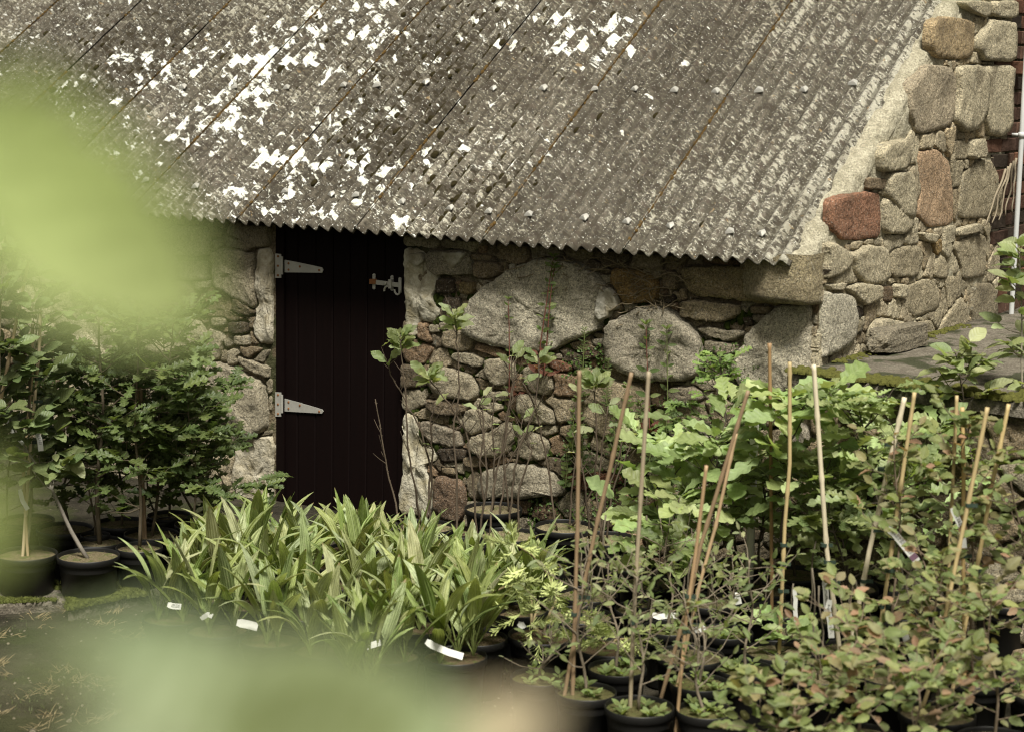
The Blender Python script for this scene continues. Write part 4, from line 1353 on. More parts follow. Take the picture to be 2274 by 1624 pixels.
for kd, mt, n in (('oak', 'leaf', 6), ('redoak', 'leaf', 6), ('ovate', 'leaf', 6), ('horn', 'leaf_horn', 6), ('lance', 'leaf_soft', 4), ('elm', 'leaf_soft', 5), ('mag', 'leaf_soft', 6), ('fern', 'leaf_soft', 3)):
    LM[kd] = [leaf_mesh('leaf', kd, 100 + i * 13, M[mt]) for i in range(n)]
LM['palm'] = [palm_leaf(i * 7 + 1) for i in range(9)]
LEAF_TOTAL = 0
def put_leaf(root, kind, pos, direction, normal, size, color, rr, name='leaf', wide=1.0):
    global LEAF_TOTAL
    LEAF_TOTAL += 1
    y = direction.normalized()
    x = y.cross(normal)
    if x.length < 1e-3: x = y.cross(Vector((.3, .5, .8)))
    x.normalize()
    z = x.cross(y)
    o = bpy.data.objects.new(name, rr.choice(LM[kind]))
    o.parent = root
    o.location = pos - Vector(root.location)
    o.rotation_mode = 'QUATERNION'
    o.rotation_quaternion = Matrix((x, y, z)).transposed().to_quaternion()
    o.scale = (size * wide, size, size)
    f = rr.uniform(.75, 1.25)
    o.color = (color[0] * f * rr.uniform(.92, 1.1), color[1] * f, color[2] * f, 1)
    C.objects.link(o)
    return o
# ------------------------------------------------------------------ pots
pot_mesh_cache = {}
def pot_parts(root, base, dia, height, soil=(.24, .20, .12), rr=random, label=None):
    key = 'pot'
    r = dia / 2
    prof = [(.78, 0.0), (.80, .02), (.93, .86), (.94, .86), (.955, .87), (1.0, .88), (1.0, .985), (.985, 1.0), (.965, .995), (.955, .97), (.93, .8), (.78, .3)]
    if key not in pot_mesh_cache:
        m = MB(); m.lathe(Vector((0, 0, 0)), [(a, b) for a, b in prof], 36)
        pot_mesh_cache[key] = m.mesh('pot', M['pot'])
        sm = []
        for sd_ in range(4):
            m = MB(); N = 26
            ringsr = [0.955, .93, .85, .7, .52, .33, .15]
            for k, q in enumerate(ringsr):
                for j in range(N):
                    an = 6.283 * j / N
                    x, y = q * math.cos(an), q * math.sin(an)
                    m.v.append(Vector((x, y, -.02 + .04 * (1 - q) + .022 * noise.noise(Vector((x * 4, y * 4, sd_ * 3))) + .012 * noise.noise(Vector((x * 13, y * 13, sd_ * 3 + 1))))))
            for k in range(len(ringsr) - 1):
                for j in range(N): m.f.append((k * N + j, k * N + (j + 1) % N, (k + 1) * N + (j + 1) % N, (k + 1) * N + j))
            m.f.append(tuple((len(ringsr) - 1) * N + j for j in range(N)))
            # mossy fluff
            for _ in range(260):
                an, q = rr.uniform(0, 6.283), math.sqrt(rr.uniform(0, .85))
                p = Vector((q * math.cos(an), q * math.sin(an), .0))
                dd = Vector((rr.uniform(-1, 1), rr.uniform(-1, 1), rr.uniform(.2, 1))) * rr.uniform(.03, .08)
                w = dd.cross(Vector((.1, .3, .9))).normalized() * .008
                k = len(m.v); m.v += [p - w, p + w, p + dd]; m.f.append((k, k + 1, k + 2))
            sm.append(m.mesh('soil', M['compost']))
        pot_mesh_cache['soil'] = sm
    o = bpy.data.objects.new('pot', pot_mesh_cache['pot']); o.parent = root
    o.location = base - Vector(root.location); o.scale = (r, r, height)
    o.rotation_euler = (0, 0, rr.uniform(0, 6))
    C.objects.link(o)
    s_ = bpy.data.objects.new('soil', rr.choice(pot_mesh_cache['soil'])); s_.parent = root
    s_.location = base + Z * height * .93 - Vector(root.location); s_.scale = (r, r, r)
    s_.rotation_euler = (0, 0, rr.uniform(0, 6)); s_.color = (*soil, 1)
    C.objects.link(s_)
    return o
POTH = .215
def pot_at(px, py, dia=.25, h=POTH):
    return on_ground(px, py, h)   # centre of the rim; ground point is straight below
POTS = []
def new_plant(name, px, py, label, cat, group, rr, dia=.25, h=POTH, pot=True, soil=(.24, .20, .12)):
    rim = pot_at(px, py, dia, h)
    q = Vector((rim.x, rim.y))
    if pot:      # pots stand clear of one another
        for _ in range(60):
            hit = False
            for p2, r2 in POTS:
                dd = q - p2; need = r2 + dia / 2 + .004
                if dd.length < need:
                    q += dd.normalized() * min(.01, need - dd.length); hit = True
            if not hit: break
        for p2, r2 in POTS:
            dd = (q - p2).length
            if dd < r2 + dia / 2: dia = max(.13, 2 * (dd - r2))
        POTS.append((q.copy(), dia / 2))
    base = Vector((q.x, q.y, ground_z(q.x, q.y)))
    root = empty(name, base, label, cat, group)
    if pot: pot_parts(root, base, dia, h, soil, rr)
    return root, base, base + Z * h * .93
def stem_path(a, b, rr, n=9, wob=.02):
    pts = []
    ph1, ph2 = rr.uniform(0, 6), rr.uniform(0, 6)
    for i in range(n + 1):
        t = i / n
        w = wob * math.sin(math.pi * t)
        pts.append(a.lerp(b, t) + Vector((math.sin(t * 7 + ph1) * w, math.sin(t * 6 + ph2) * w, 0)))
    return pts
def interp(pts, t):
    x = t * (len(pts) - 1); i = min(len(pts) - 2, int(x))
    return pts[i].lerp(pts[i + 1], x - i)
def sapling(name, px, py, tx, ty, label, cat, group, kind, size, nleaf, colors, seed, spread=.2, h0=.35, nb=9, whorl=5, tips=(), dia=.25, dy=0.0,
            bark=(.09, .075, .05), r0=.006, up=.35, droop=.25, pot=True, bare=.15, soil=(.24, .20, .12), nrm_tilt=.35, clustered=False, weeds=0):
    rr = random.Random(seed)
    root, base, soilp = new_plant(name, px, py, label, cat, group, rr, dia, pot=pot, soil=soil)
    top = at_Y(tx, ty, base.y + dy)
    main = stem_path(soilp - Z * .01, top, rr, 10, .018)
    mb = MB()
    mb.tube(main, [r0 * (1 - .65 * i / 10) for i in range(11)], 7)
    spots = []
    for i in range(nb):
        t = h0 + (1 - h0) * (i + rr.uniform(0, .8)) / nb
        t = min(t, .97)
        a = interp(main, t)
        az = i * 2.4 + rr.uniform(-.5, .5)
        L = spread * (1 - .5 * max(0, t - .4)) * rr.uniform(.55, 1.15)
        dr = Vector((math.cos(az), math.sin(az), rr.uniform(.0, up * 2)))
        pts = [a]
        for k in range(1, 5):
            dr = (dr + Vector((rr.uniform(-.25, .25), rr.uniform(-.25, .25), rr.uniform(-.1, .25)))).normalized()
            pts.append(pts[-1] + dr * L / 4)
        rb_ = r0 * .42
        mb.tube(pts, [rb_, rb_ * .8, rb_ * .65, rb_ * .5, rb_ * .35], 5, cap=False)
        spots.append((pts, L))
        if rr.random() < .5:      # side twig
            p0 = pts[2]; d2 = (pts[3] - pts[2]).normalized() + Vector((rr.uniform(-1, 1), rr.uniform(-1, 1), rr.uniform(0, .5)))
            d2.normalize(); q = [p0, p0 + d2 * L * .25, p0 + d2 * L * .5 + Z * .01]
            mb.tube(q, [rb_ * .5, rb_ * .4, rb_ * .3], 4, cap=False); spots.append((q, L * .5))
    leaves = []
    total = sum(L for _, L in spots) or 1
    per = nleaf / total
    for pts, L in spots:
        n = max(2, int(per * L))
        for k in range(n):
            t = 1.0 if k == 0 else (1 - (rr.random() ** 1.5) * (1 - bare) if not clustered else 1 - rr.random() ** 2.5 * .5)
            p = interp(pts, min(t, .999))
            d = (interp(pts, min(t + .01, 1)) - interp(pts, max(0, t - .1))).normalized()
            side = d.cross(Z).normalized() * (1 if k % 2 else -1)
            dd = d * rr.uniform(.2, 1.0) + side * rr.uniform(.3, 1.1) * (0.3 if k == 0 else 1) + Z * rr.uniform(-droop, droop * .6)
            nn = Z + Vector((rr.uniform(-1, 1), rr.uniform(-1, 1), 0)) * nrm_tilt + Vector((0, -.6, 0))
            leaves.append((p, dd, nn))
    for k in range(whorl):
        an = k * 2.4 + rr.random()
        leaves.append((main[-1] - Z * .004 * k, Vector((math.cos(an), math.sin(an), rr.uniform(-.1, .7))), Z + Vector((rr.uniform(-.4, .4), rr.uniform(-.6, .1), 0))))
    for tp in tips:
        x, y, n = tp[:3]
        n = int(n * 1.25)
        e = at_Y(x, y, base.y + dy + rr.uniform(-.08, .08))
        # joins the stem below
        best = min(range(2, 11), key=lambda i: abs(main[i].z - (e.z - .5 * abs(main[i].x - e.x) - .05)))
        a = main[best]
        q = [a, a.lerp(e, .35) + Vector((0, rr.uniform(-.02, .02), -.012)), a.lerp(e, .7) + Vector((0, 0, -.008)), e]
        mb.tube(q, [r0 * .5, r0 * .4, r0 * .33, r0 * .25], 5, cap=False)
        for k in range(n):
            an = k * 2.4 + rr.random()
            t = 1 - rr.random() ** 2 * .3
            leaves.append((interp(q, min(t, .999)), Vector((math.cos(an), math.sin(an), rr.uniform(-.35, .5))), Z + Vector((rr.uniform(-.5, .5), rr.uniform(-.7, .2), 0))))
    mb.build('stem', M['stem'], root, color=bark)
    for k in range(weeds):
        an, q = rr.uniform(0, 6.28), math.sqrt(rr.random()) * dia * .42
        w0 = soilp + Vector((q * math.cos(an), q * math.sin(an), .004))
        for j in range(5):
            put_leaf(root, 'lance', w0 + Z * .004 * j, Vector((math.cos(j * 2.4 + k), math.sin(j * 2.4 + k), rr.uniform(.3, 1.1))), Z + Vector((0, -.5, 0)), rr.uniform(.022, .045), (.22, .28, .10), rr, wide=2.2)
    for p, d, n in leaves:
        c = rr.choice(colors)
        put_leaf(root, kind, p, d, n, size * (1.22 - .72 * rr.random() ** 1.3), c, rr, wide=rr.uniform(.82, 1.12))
    return root
# ------------------------------------------------------------------ mossy paving blocks under the pots on the near side
def paving(corners, z, label, seed):
    pts = [on_plane(x, y, Vector((0, 0, z)), Z) for x, y in corners]
    o = empty('paving_block', Vector((pts[0].x, pts[0].y, 0)), label, 'paving block', 'mossy concrete blocks in the yard')
    solid_poly('block', [Vector((p.x, p.y, 0)) for p in pts], -.02, z, M['concrete'], o, step=.03, amp=.005)
    mb = MB(); rr = random.Random(seed); cnt = 0
    for i in range(1900):
        k = rr.randrange(len(pts)); a, b = pts[k], pts[(k + 1) % len(pts)]
        p = a.lerp(b, rr.random()); c = sum(pts, Vector((0, 0, 0))) / len(pts)
        p = p.lerp(c, abs(rr.gauss(0, .22)))
        if noise.noise(Vector((p.x * 5, p.y * 5, seed))) < -.1: continue
        r = rr.uniform(.002, .009) * (1.6 if rr.random() < .12 else 1)
        cushion(mb, Vector((p.x, p.y, z)), Vector((1, 0, 0)), Vector((0, 1, 0)), Z, r, r, cnt); cnt += 1
        for _ in range(5):
            q = Vector((p.x + rr.uniform(-.02, .02), p.y + rr.uniform(-.02, .02), z)); d = Vector((rr.uniform(-.9, .9), rr.uniform(-.9, .9), 1)) * rr.uniform(.006, .016)
            w = Vector((.002, 0, 0)); k = len(mb.v); mb.v += [q - w, q + w, q + d]; mb.f.append((k, k + 1, k + 2))
    tag(mb.build('moss', M['moss'], o, color=(.075, .085, .022)), kind='stuff')
paving([(-120, 1345), (150, 1330), (118, 1290), (-120, 1290)], .05, 'moss topped concrete block at the yard edge below the front tree pot', 1)
paving([(150, 1352), (262, 1328), (350, 1290), (160, 1290)], .05, 'concrete slab with mossy front corner beneath the oak pots', 2)
paving([(262, 1328), (360, 1312), (420, 1272), (300, 1270)], .045, 'thickly mossed low block beside the first palm pot', 3)

# ------------------------------------------------------------------ potted trees by the left side of the yard
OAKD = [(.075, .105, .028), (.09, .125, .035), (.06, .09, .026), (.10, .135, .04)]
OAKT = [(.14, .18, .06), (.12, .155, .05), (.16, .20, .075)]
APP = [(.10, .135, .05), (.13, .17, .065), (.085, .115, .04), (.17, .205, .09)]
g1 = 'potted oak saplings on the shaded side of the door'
BK = (.11, .09, .06)
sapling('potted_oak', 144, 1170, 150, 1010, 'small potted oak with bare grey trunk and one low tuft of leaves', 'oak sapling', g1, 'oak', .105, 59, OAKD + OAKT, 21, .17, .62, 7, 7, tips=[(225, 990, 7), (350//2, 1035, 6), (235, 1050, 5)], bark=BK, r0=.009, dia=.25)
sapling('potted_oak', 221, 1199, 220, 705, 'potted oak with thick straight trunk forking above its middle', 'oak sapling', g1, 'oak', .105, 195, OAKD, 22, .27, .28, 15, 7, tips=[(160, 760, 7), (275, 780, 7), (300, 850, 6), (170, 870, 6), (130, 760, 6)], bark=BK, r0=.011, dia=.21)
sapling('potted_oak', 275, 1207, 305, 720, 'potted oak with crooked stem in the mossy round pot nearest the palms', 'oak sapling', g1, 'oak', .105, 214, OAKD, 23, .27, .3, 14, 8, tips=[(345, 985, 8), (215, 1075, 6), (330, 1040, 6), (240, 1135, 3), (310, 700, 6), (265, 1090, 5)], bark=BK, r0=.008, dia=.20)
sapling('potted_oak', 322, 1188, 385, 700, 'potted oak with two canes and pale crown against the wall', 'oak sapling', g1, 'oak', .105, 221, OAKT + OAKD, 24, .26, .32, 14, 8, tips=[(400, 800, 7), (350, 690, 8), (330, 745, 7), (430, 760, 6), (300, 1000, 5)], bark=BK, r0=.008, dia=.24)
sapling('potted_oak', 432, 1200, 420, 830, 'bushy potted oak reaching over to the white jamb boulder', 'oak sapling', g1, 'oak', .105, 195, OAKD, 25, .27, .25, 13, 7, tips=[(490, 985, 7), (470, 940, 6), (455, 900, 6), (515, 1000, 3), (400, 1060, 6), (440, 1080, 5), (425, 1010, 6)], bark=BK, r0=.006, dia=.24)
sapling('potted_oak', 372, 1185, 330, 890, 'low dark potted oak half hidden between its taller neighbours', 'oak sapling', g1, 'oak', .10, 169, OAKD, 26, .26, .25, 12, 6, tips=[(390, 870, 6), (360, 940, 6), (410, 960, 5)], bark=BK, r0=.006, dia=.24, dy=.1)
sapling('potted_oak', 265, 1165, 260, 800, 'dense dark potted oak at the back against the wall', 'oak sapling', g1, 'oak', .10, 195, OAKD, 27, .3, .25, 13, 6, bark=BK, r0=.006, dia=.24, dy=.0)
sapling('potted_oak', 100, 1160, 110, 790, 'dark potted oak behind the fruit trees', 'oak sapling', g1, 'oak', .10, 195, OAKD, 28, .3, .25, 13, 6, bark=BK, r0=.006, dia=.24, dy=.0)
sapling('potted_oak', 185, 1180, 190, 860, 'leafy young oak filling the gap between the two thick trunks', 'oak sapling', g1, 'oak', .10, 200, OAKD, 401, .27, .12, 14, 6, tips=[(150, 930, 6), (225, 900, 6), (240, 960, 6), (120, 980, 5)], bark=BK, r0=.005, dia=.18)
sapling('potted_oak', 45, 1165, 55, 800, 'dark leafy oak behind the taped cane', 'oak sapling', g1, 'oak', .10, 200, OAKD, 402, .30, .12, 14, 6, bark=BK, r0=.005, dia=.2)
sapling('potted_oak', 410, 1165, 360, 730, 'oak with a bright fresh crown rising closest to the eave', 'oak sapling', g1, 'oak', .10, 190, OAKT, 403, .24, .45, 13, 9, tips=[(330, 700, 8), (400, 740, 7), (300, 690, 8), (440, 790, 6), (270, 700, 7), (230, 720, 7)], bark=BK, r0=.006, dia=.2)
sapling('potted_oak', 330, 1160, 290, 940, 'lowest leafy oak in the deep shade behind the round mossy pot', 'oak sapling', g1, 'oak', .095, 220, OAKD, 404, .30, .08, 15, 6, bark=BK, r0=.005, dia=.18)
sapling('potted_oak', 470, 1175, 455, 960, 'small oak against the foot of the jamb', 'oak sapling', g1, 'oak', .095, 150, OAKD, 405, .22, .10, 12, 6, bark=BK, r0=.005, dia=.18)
g2 = 'young potted fruit trees at the yard edge'
sapling('potted_fruit_tree', 58, 1226, 88, 600, 'upright potted fruit tree tied to two pale canes', 'fruit tree', g2, 'ovate', .095, 212, APP, 31, .22, .3, 15, 8, tips=[(130, 640, 7), (60, 590, 6), (40, 700, 5), (150, 690, 5)], bark=(.13, .11, .08), r0=.007, dia=.26, up=.6)
sapling('potted_fruit_tree', 157, 1219, 20, 925, 'leaning potted fruit tree with bare slanting grey stem', 'fruit tree', g2, 'ovate', .095, 87, APP, 32, .20, .55, 9, 4, tips=[(125, 1000, 5), (70, 1040, 4), (120, 1060, 4), (40, 840, 5)], bark=(.20, .18, .15), r0=.010, dia=.26, up=.6)
sapling('potted_fruit_tree', -35, 1235, 10, 560, 'tall leafy fruit tree cut by the picture edge', 'fruit tree', g2, 'ovate', .095, 225, APP, 33, .24, .3, 15, 7, tips=[(25, 760, 6), (40, 830, 6), (20, 900, 5)], bark=(.13, .11, .08), r0=.008, dia=.26, up=.6)

# ------------------------------------------------------------------ palms
PALM = [(.22, .28, .08), (.29, .35, .12), (.36, .41, .19), (.15, .20, .05), (.32, .37, .15), (.42, .46, .26)]
def palm(px, py, label, seed, top=230, nl=26, spread=1.0):
    rr = random.Random(seed)
    root, base, soilp = new_plant('potted_palm', px, py, label, 'palm seedling', 'pots of young strap leaved palms', rr, .23, soil=(.16, .12, .07))
    L0 = top / (F_PX / (CAM - soilp).length) * 1.08
    nshoot = 4
    sh = [soilp + Vector((rr.uniform(-.07, .07), rr.uniform(-.07, .07), 0)) for _ in range(nshoot)]
    mb = MB()
    for i in range(nl):
        b = sh[i % nshoot]
        ring = (i // nshoot) / (nl / nshoot)
        lean = (.06 + ring * .62) * spread + rr.uniform(-.08, .12)
        az = i * 2.4 + rr.uniform(-.4, .4)
        L = L0 * rr.uniform(.62, 1.0) * (1 - .15 * ring)
        d = Vector((math.cos(az) * lean, math.sin(az) * lean, 1)).normalized()
        pet = L * rr.uniform(.12, .42)
        p1 = b + d * pet
        mb.tube([b, b + (d + Z * .3).normalized() * pet * .5, p1], [.0035, .003, .0025], 5, cap=False)
        out = Vector((math.cos(az), math.sin(az), 0))
        put_leaf(root, 'palm', p1, d + out * .15, Z * lean - out * (1 - lean * .4) * -1 if False else (Z * (lean + .15) - out * .8).normalized() * 1.0, (L - pet) * 1.0, rr.choice(PALM), rr, wide=rr.uniform(1.0, 1.5) * .29 / max(.2, L - pet + .05))
    mb.build('stem', M['stem'], root, color=(.14, .17, .05))
palms = [(385, 1367, 'outermost palm pot beside the mossy block, splayed leaves', 215), (478, 1392, 'palm pot with small white tag, second along the front row', 225),
 (565, 1408, 'front palm pot with a broad white label laid on its soil', 225), (655, 1425, 'front row palm pot whose tallest leaves droop outward', 220),
 (745, 1440, 'low leaved palm in the front row below the door', 215), (842, 1452, 'front palm pot with folded white tag in the soil', 235),
 (967, 1452, 'frontmost palm pot with long tilted white label', 250), (1052, 1416, 'palm pot just behind the one with the long tilted label', 215),
 (445, 1320, 'palm in the second row nearest the dark oaks', 215), (545, 1335, 'tall palm in the second row under the door jamb boulder', 235),
 (640, 1352, 'second row palm in front of the bottom door hinge', 225), (735, 1368, 'second row palm below the door centre', 225),
 (830, 1380, 'second row palm with pale upright leaves', 230), (925, 1385, 'second row palm behind the frontmost pot', 230),
 (1150, 1350, 'palm crowded by the yellow green fir shoots', 200), (540, 1268, 'back row palm with the highest leaves by the jamb', 215), (590, 1240, 'rearmost palm against the foot of the jamb', 160), (700, 1246, 'rearmost palm before the door sill', 165), (800, 1252, 'rearmost palm at the opening side of the door', 165), (880, 1262, 'rearmost palm beside the first round tub', 165), (500, 1236, 'rearmost palm between the oaks and the jamb', 150), (760, 1232, 'rearmost palm touching the door', 135),
 (650, 1285, 'back row palm close to the door foot', 185), (745, 1290, 'back row palm whose brown tipped leaves cross the door', 205),
 (840, 1300, 'back row palm at the far foot of the door', 190), (945, 1310, 'back row palm under the first twiggy pot', 165), (1050, 1312, 'back row palm with one broad upright leaf', 185), (1120, 1330, 'back row palm beside the wide black tub', 170), (1000, 1355, 'palm in the thick of the bed between the tubs and the front row', 200)]
for i, (x, y, lab, tp) in enumerate(palms):
    palm(x, y, lab, 400 + i, tp * 1.05, 25 if y > 1300 else 22)

# ------------------------------------------------------------------ firs
NEED = (.50, .56, .22)
def fir_shoot(root, a, b, color, rr, dens_=1.0):
    mb = MB(); L = (b - a).length; n = int(L / .0021 * dens_)
    ax = (b - a).normalized(); x = ax.cross(Z).normalized(); y = x.cross(ax)
    mb.tube([a, a.lerp(b, .5) + Z * .004, b], [.0028, .002, .001], 5)
    for i in range(n):
        t = .04 + .96 * i / n
        p = a.lerp(b, t)
        an = rr.uniform(-.5, 3.64)
        ln = rr.uniform(.034, .046) * (1 - .45 * max(0, t - .7) / .3)
        d = (ax * rr.uniform(.3, .9) + x * math.cos(an) + y * math.sin(an) * .7).normalized() * ln
        w = d.cross(ax).normalized() * .0021
        k = len(mb.v); mb.v += [p - w, p + w, p + d * .85 + w, p + d * 1.0, p + d * .85 - w]; mb.f.append((k, k + 1, k + 2, k + 3, k + 4))
    mb.build('shoot', M['needle'], root, loc=a, smooth=False, color=color)
def fir(px, py, label, shoots, stems, seed, dyr=.12):
    rr = random.Random(seed)
    root, base, soilp = new_plant('potted_fir', px, py, label, 'fir seedling', 'potted young firs', rr, .26, soil=(.10, .07, .04))
    mb = MB()
    for st in stems:
        pts = [soilp] + [at_Y(*K('e5', x, y), base.y + dyr * math.sin(i)) for i, (x, y) in enumerate(st)]
        mb.tube(pts, [.006 - .0035 * i / len(pts) for i in range(len(pts))], 6)
    mb.build('stem', M['stem'], root, color=(.24, .19, .10))
    shoots = shoots + [(x0 + rr.uniform(-50, 50), y0 + rr.uniform(-40, 50), x1 + rr.uniform(-60, 60), y1 + rr.uniform(-40, 60)) for x0, y0, x1, y1 in shoots[::2]]
    for i, (x0, y0, x1, y1) in enumerate(shoots):
        a = at_Y(*K('e5', x0, y0), base.y + rr.uniform(-.22, -.04)); b = at_Y(*K('e5', x1, y1), a.y + rr.uniform(-.08, .02))
        f = rr.uniform(.75, 1.15)
        fir_shoot(root, a, b, (NEED[0] * f, NEED[1] * f, NEED[2] * f), rr)
fir(1134, 1409, 'low fir seedling with bright yellow green tips beside the palms',
    [(510,150,465,-20),(490,150,285,110),(540,160,680,210),(490,210,350,310),(600,330,420,460),(650,340,800,330),(360,510,200,440),(300,545,400,650),(520,500,570,600),(300,545,165,610),(620,650,550,590),(560,690,335,850),(640,770,850,760),(600,700,665,640),
     (850,560,905,720),(640,830,620,940),(700,930,690,1060),(450,460,620,430),(520,520,660,560),(700,610,850,640),(760,300,830,380),(420,400,560,340),(780,560,860,480),(500,450,700,440),(560,420,480,350)],
    [[(640, 780), (640, 560), (560, 470), (430, 480), (350, 520), (290, 550)], [(760, 740), (850, 560), (760, 370), (640, 230), (520, 150)], [(650, 760), (700, 620), (620, 650)], [(680, 800), (760, 820), (700, 930)]], 61)
fir(1352, 1432, 'fir seedling half hidden by the twiggy shrubs and their canes',
    [(1080,800,1280,850),(1000,880,830,860),(1150,780,1280,870),(1480,880,1640,960),(1350,950,1460,930),(1050,720,1180,690),(1280,820,1100,770),(1420,850,1560,830),(1200,900,1000,950),(1320,900,1400,1000),(1500,900,1440,980),(1090,760,960,700)],
    [[(1150, 850), (1100, 800), (1050, 760)], [(1300, 900), (1450, 880)]], 62)

# ------------------------------------------------------------------ twiggy potted shrubs in front of the boulder wall
MAG = [(.24, .28, .12), (.17, .21, .08), (.30, .34, .18)]
def twiggy(px, py, label, stems, seed, dia=.265):
    """stems: list of (pixel polyline top-down coordinates, leaves at the tip, side twigs)"""
    rr = random.Random(seed)
    root, base, soilp = new_plant('potted_twiggy_shrub', px, py, label, 'potted shrub', 'tubs of thin stemmed shrubs along the boulder wall', rr, dia, soil=(.33, .28, .17))
    mb = MB()
    for pl, nl, ntw in stems:
        yy = base.y + rr.uniform(-.05, .05)
        w = [at_Y(x, y, yy) for x, y in pl]
        w[0] = soilp + Vector((w[0].x - soilp.x, rr.uniform(-.06, .06), 0)); w[0].x = max(soilp.x - .1, min(soilp.x + .1, w[0].x))
        pts = []
        for i in range(len(w) - 1):
            for k in range(5):
                t = k / 5
                pts.append(w[i].lerp(w[i + 1], t) + Vector((rr.gauss(0, .0022), rr.gauss(0, .004), 0)))
        pts.append(w[-1])
        n = len(pts)
        mb.tube(pts, [.0052 - .003 * i / n for i in range(n)], 6)
        for i in range(ntw):
            t = rr.uniform(.35, .98); p = interp(pts, t)
            d = Vector((rr.choice((-1, 1)) * rr.uniform(.3, .9), rr.uniform(-.5, .5), rr.uniform(.5, 1.3))).normalized() * rr.uniform(.02, .13)
            mb.tube([p, p + d * .5 + Vector((0, 0, -.003)), p + d], [.0022, .0018, .0012], 4, cap=False)
            if rr.random() < .12: put_leaf(root, 'mag', p + d, d + Vector((rr.uniform(-.5, .5), 0, 0)), Z, rr.uniform(.03, .055), rr.choice(MAG), rr)
        for i in range(14):      # buds
            p = interp(pts, rr.uniform(.1, .97)); sd_ = rr.choice((-1, 1))
            mb.tube([p, p + Vector((sd_ * .006, 0, .007))], [.0018, .0008], 4, cap=False)
        for i in range(nl):
            t = 1 - (i / max(1, nl)) * .13
            an = i * 2.4 + rr.random()
            put_leaf(root, 'mag', interp(pts, min(.999, t)), Vector((math.cos(an), math.sin(an) * .7, rr.uniform(.15, 1.1))), Vector((rr.uniform(-.5, .5), -.55, .7)), rr.uniform(.06, .10), rr.choice(MAG), rr)
    mb.build('stem', M['stem'], root, color=(.085, .065, .045))
twiggy(944, 1166, 'thin stemmed shrub in a round tub against the door jamb, leafy tips',
       [([(935, 1150), (922, 1080), (905, 990), (901, 880), (893, 800), (888, 745)], 22, 3), ([(878, 1158), (868, 1080), (848, 980), (833, 885)], 0, 4),
        ([(952, 1150), (958, 1050), (936, 960), (900, 890), (866, 830), (862, 800)], 3, 5), ([(945, 1150), (960, 1000), (955, 930), (966, 900)], 1, 5)], 71)
twiggy(1010, 1208, 'shrub of tall crooked stems rising from behind the palms', 
       [([(1016, 1190), (1014, 1060), (1006, 950), (1020, 860), (1014, 760), (1011, 700)], 17, 4), ([(1060, 1180), (1050, 1050), (1036, 960), (1000, 900), (968, 860), (948, 835)], 16, 4),
        ([(1085, 1160), (1082, 1050), (1070, 950), (1060, 900)], 2, 6)], 72)
twiggy(1095, 1126, 'raised black tub with bare many twigged stems under the big boulder',
       [([(1095, 1110), (1098, 1030), (1092, 950), (1096, 880)], 1, 9), ([(1130, 1110), (1118, 1010), (1128, 930), (1140, 870), (1143, 800)], 1, 10), ([(1075, 1110), (1065, 1030), (1075, 960), (1070, 880)], 1, 8), ([(1110, 1115), (1122, 1040), (1150, 990), (1160, 930)], 1, 7)], 73)
twiggy(1119, 1186, 'tub with forked dark stems standing behind the fir tips',
       [([(1086, 1175), (1098, 1060), (1112, 1010), (1124, 930), (1138, 850), (1135, 790)], 2, 8), ([(1128, 1175), (1140, 1060), (1150, 1000), (1190, 900), (1197, 830), (1193, 790)], 7, 4), ([(1150, 1180), (1152, 1080), (1180, 1000), (1160, 960)], 2, 6)], 74)
twiggy(1253, 1166, 'wide black tub whose tall stem carries one long leaf spray',
       [([(1262, 1165), (1268, 1100), (1280, 1010), (1278, 900), (1290, 860)], 2, 5), ([(1235, 1160), (1220, 1060), (1200, 950), (1180, 880), (1160, 850)], 1, 7), ([(1270, 1160), (1320, 1080), (1326, 980), (1320, 880), (1322, 850)], 16, 4)], 75)
twiggy(1337, 1190, 'front black tub with stems bending across the leaning cane',
       [([(1330, 1185), (1345, 1100), (1372, 1020), (1385, 960), (1392, 930)], 5, 5), ([(1345, 1180), (1362, 1080), (1400, 990), (1402, 960)], 3, 7), ([(1310, 1185), (1300, 1090), (1290, 1020), (1270, 960)], 1, 8), ([(1335, 1180), (1325, 1100), (1336, 1000), (1350, 900)], 2, 6)], 76)

# ------------------------------------------------------------------ oaks on the gable side
LITE = [(.27, .35, .13), (.22, .30, .10), (.33, .40, .18)]
MIDG = [(.16, .20, .075), (.13, .17, .06), (.19, .23, .09)]
g3 = 'potted oaks crowded below the boulder wall and ledge'
DKST = (.06, .05, .035)
def oakR(px, py, tx, ty, lab, kind, size, n, cols, seed, **kw):
    return sapling('potted_oak', px, py, tx, ty, lab, 'oak sapling', g3, kind, size, n, cols, seed, bark=DKST, **kw)
oakR(1440, 1290, 1478, 975, 'large leaved oak nearest the middle of the wall, flat pale top', 'redoak', .145, 56, LITE, 81, spread=.20, h0=.3, nb=11, whorl=8, tips=[(1450, 1100, 6), (1500, 1050, 6), (1400 + 60, 1180, 6), (1530, 1010, 7), (1440, 985, 5)])
oakR(1570, 1330, 1590, 960, 'pale broad leaved oak behind the three leaning canes', 'redoak', .145, 60, LITE + MIDG, 82, spread=.24, h0=.3, nb=12, whorl=8, tips=[(1640, 990, 7), (1560, 985, 7), (1610, 1090, 6), (1545, 1120, 6), (1650, 1060, 6)])
oakR(1740, 1350, 1750, 880, 'oak with the palest topmost whorl, between two upright canes', 'redoak', .16, 48, LITE, 83, spread=.22, h0=.45, nb=9, whorl=11, tips=[(1790, 905, 7), (1720, 920, 6), (1700, 1000, 6), (1800, 880, 5)])
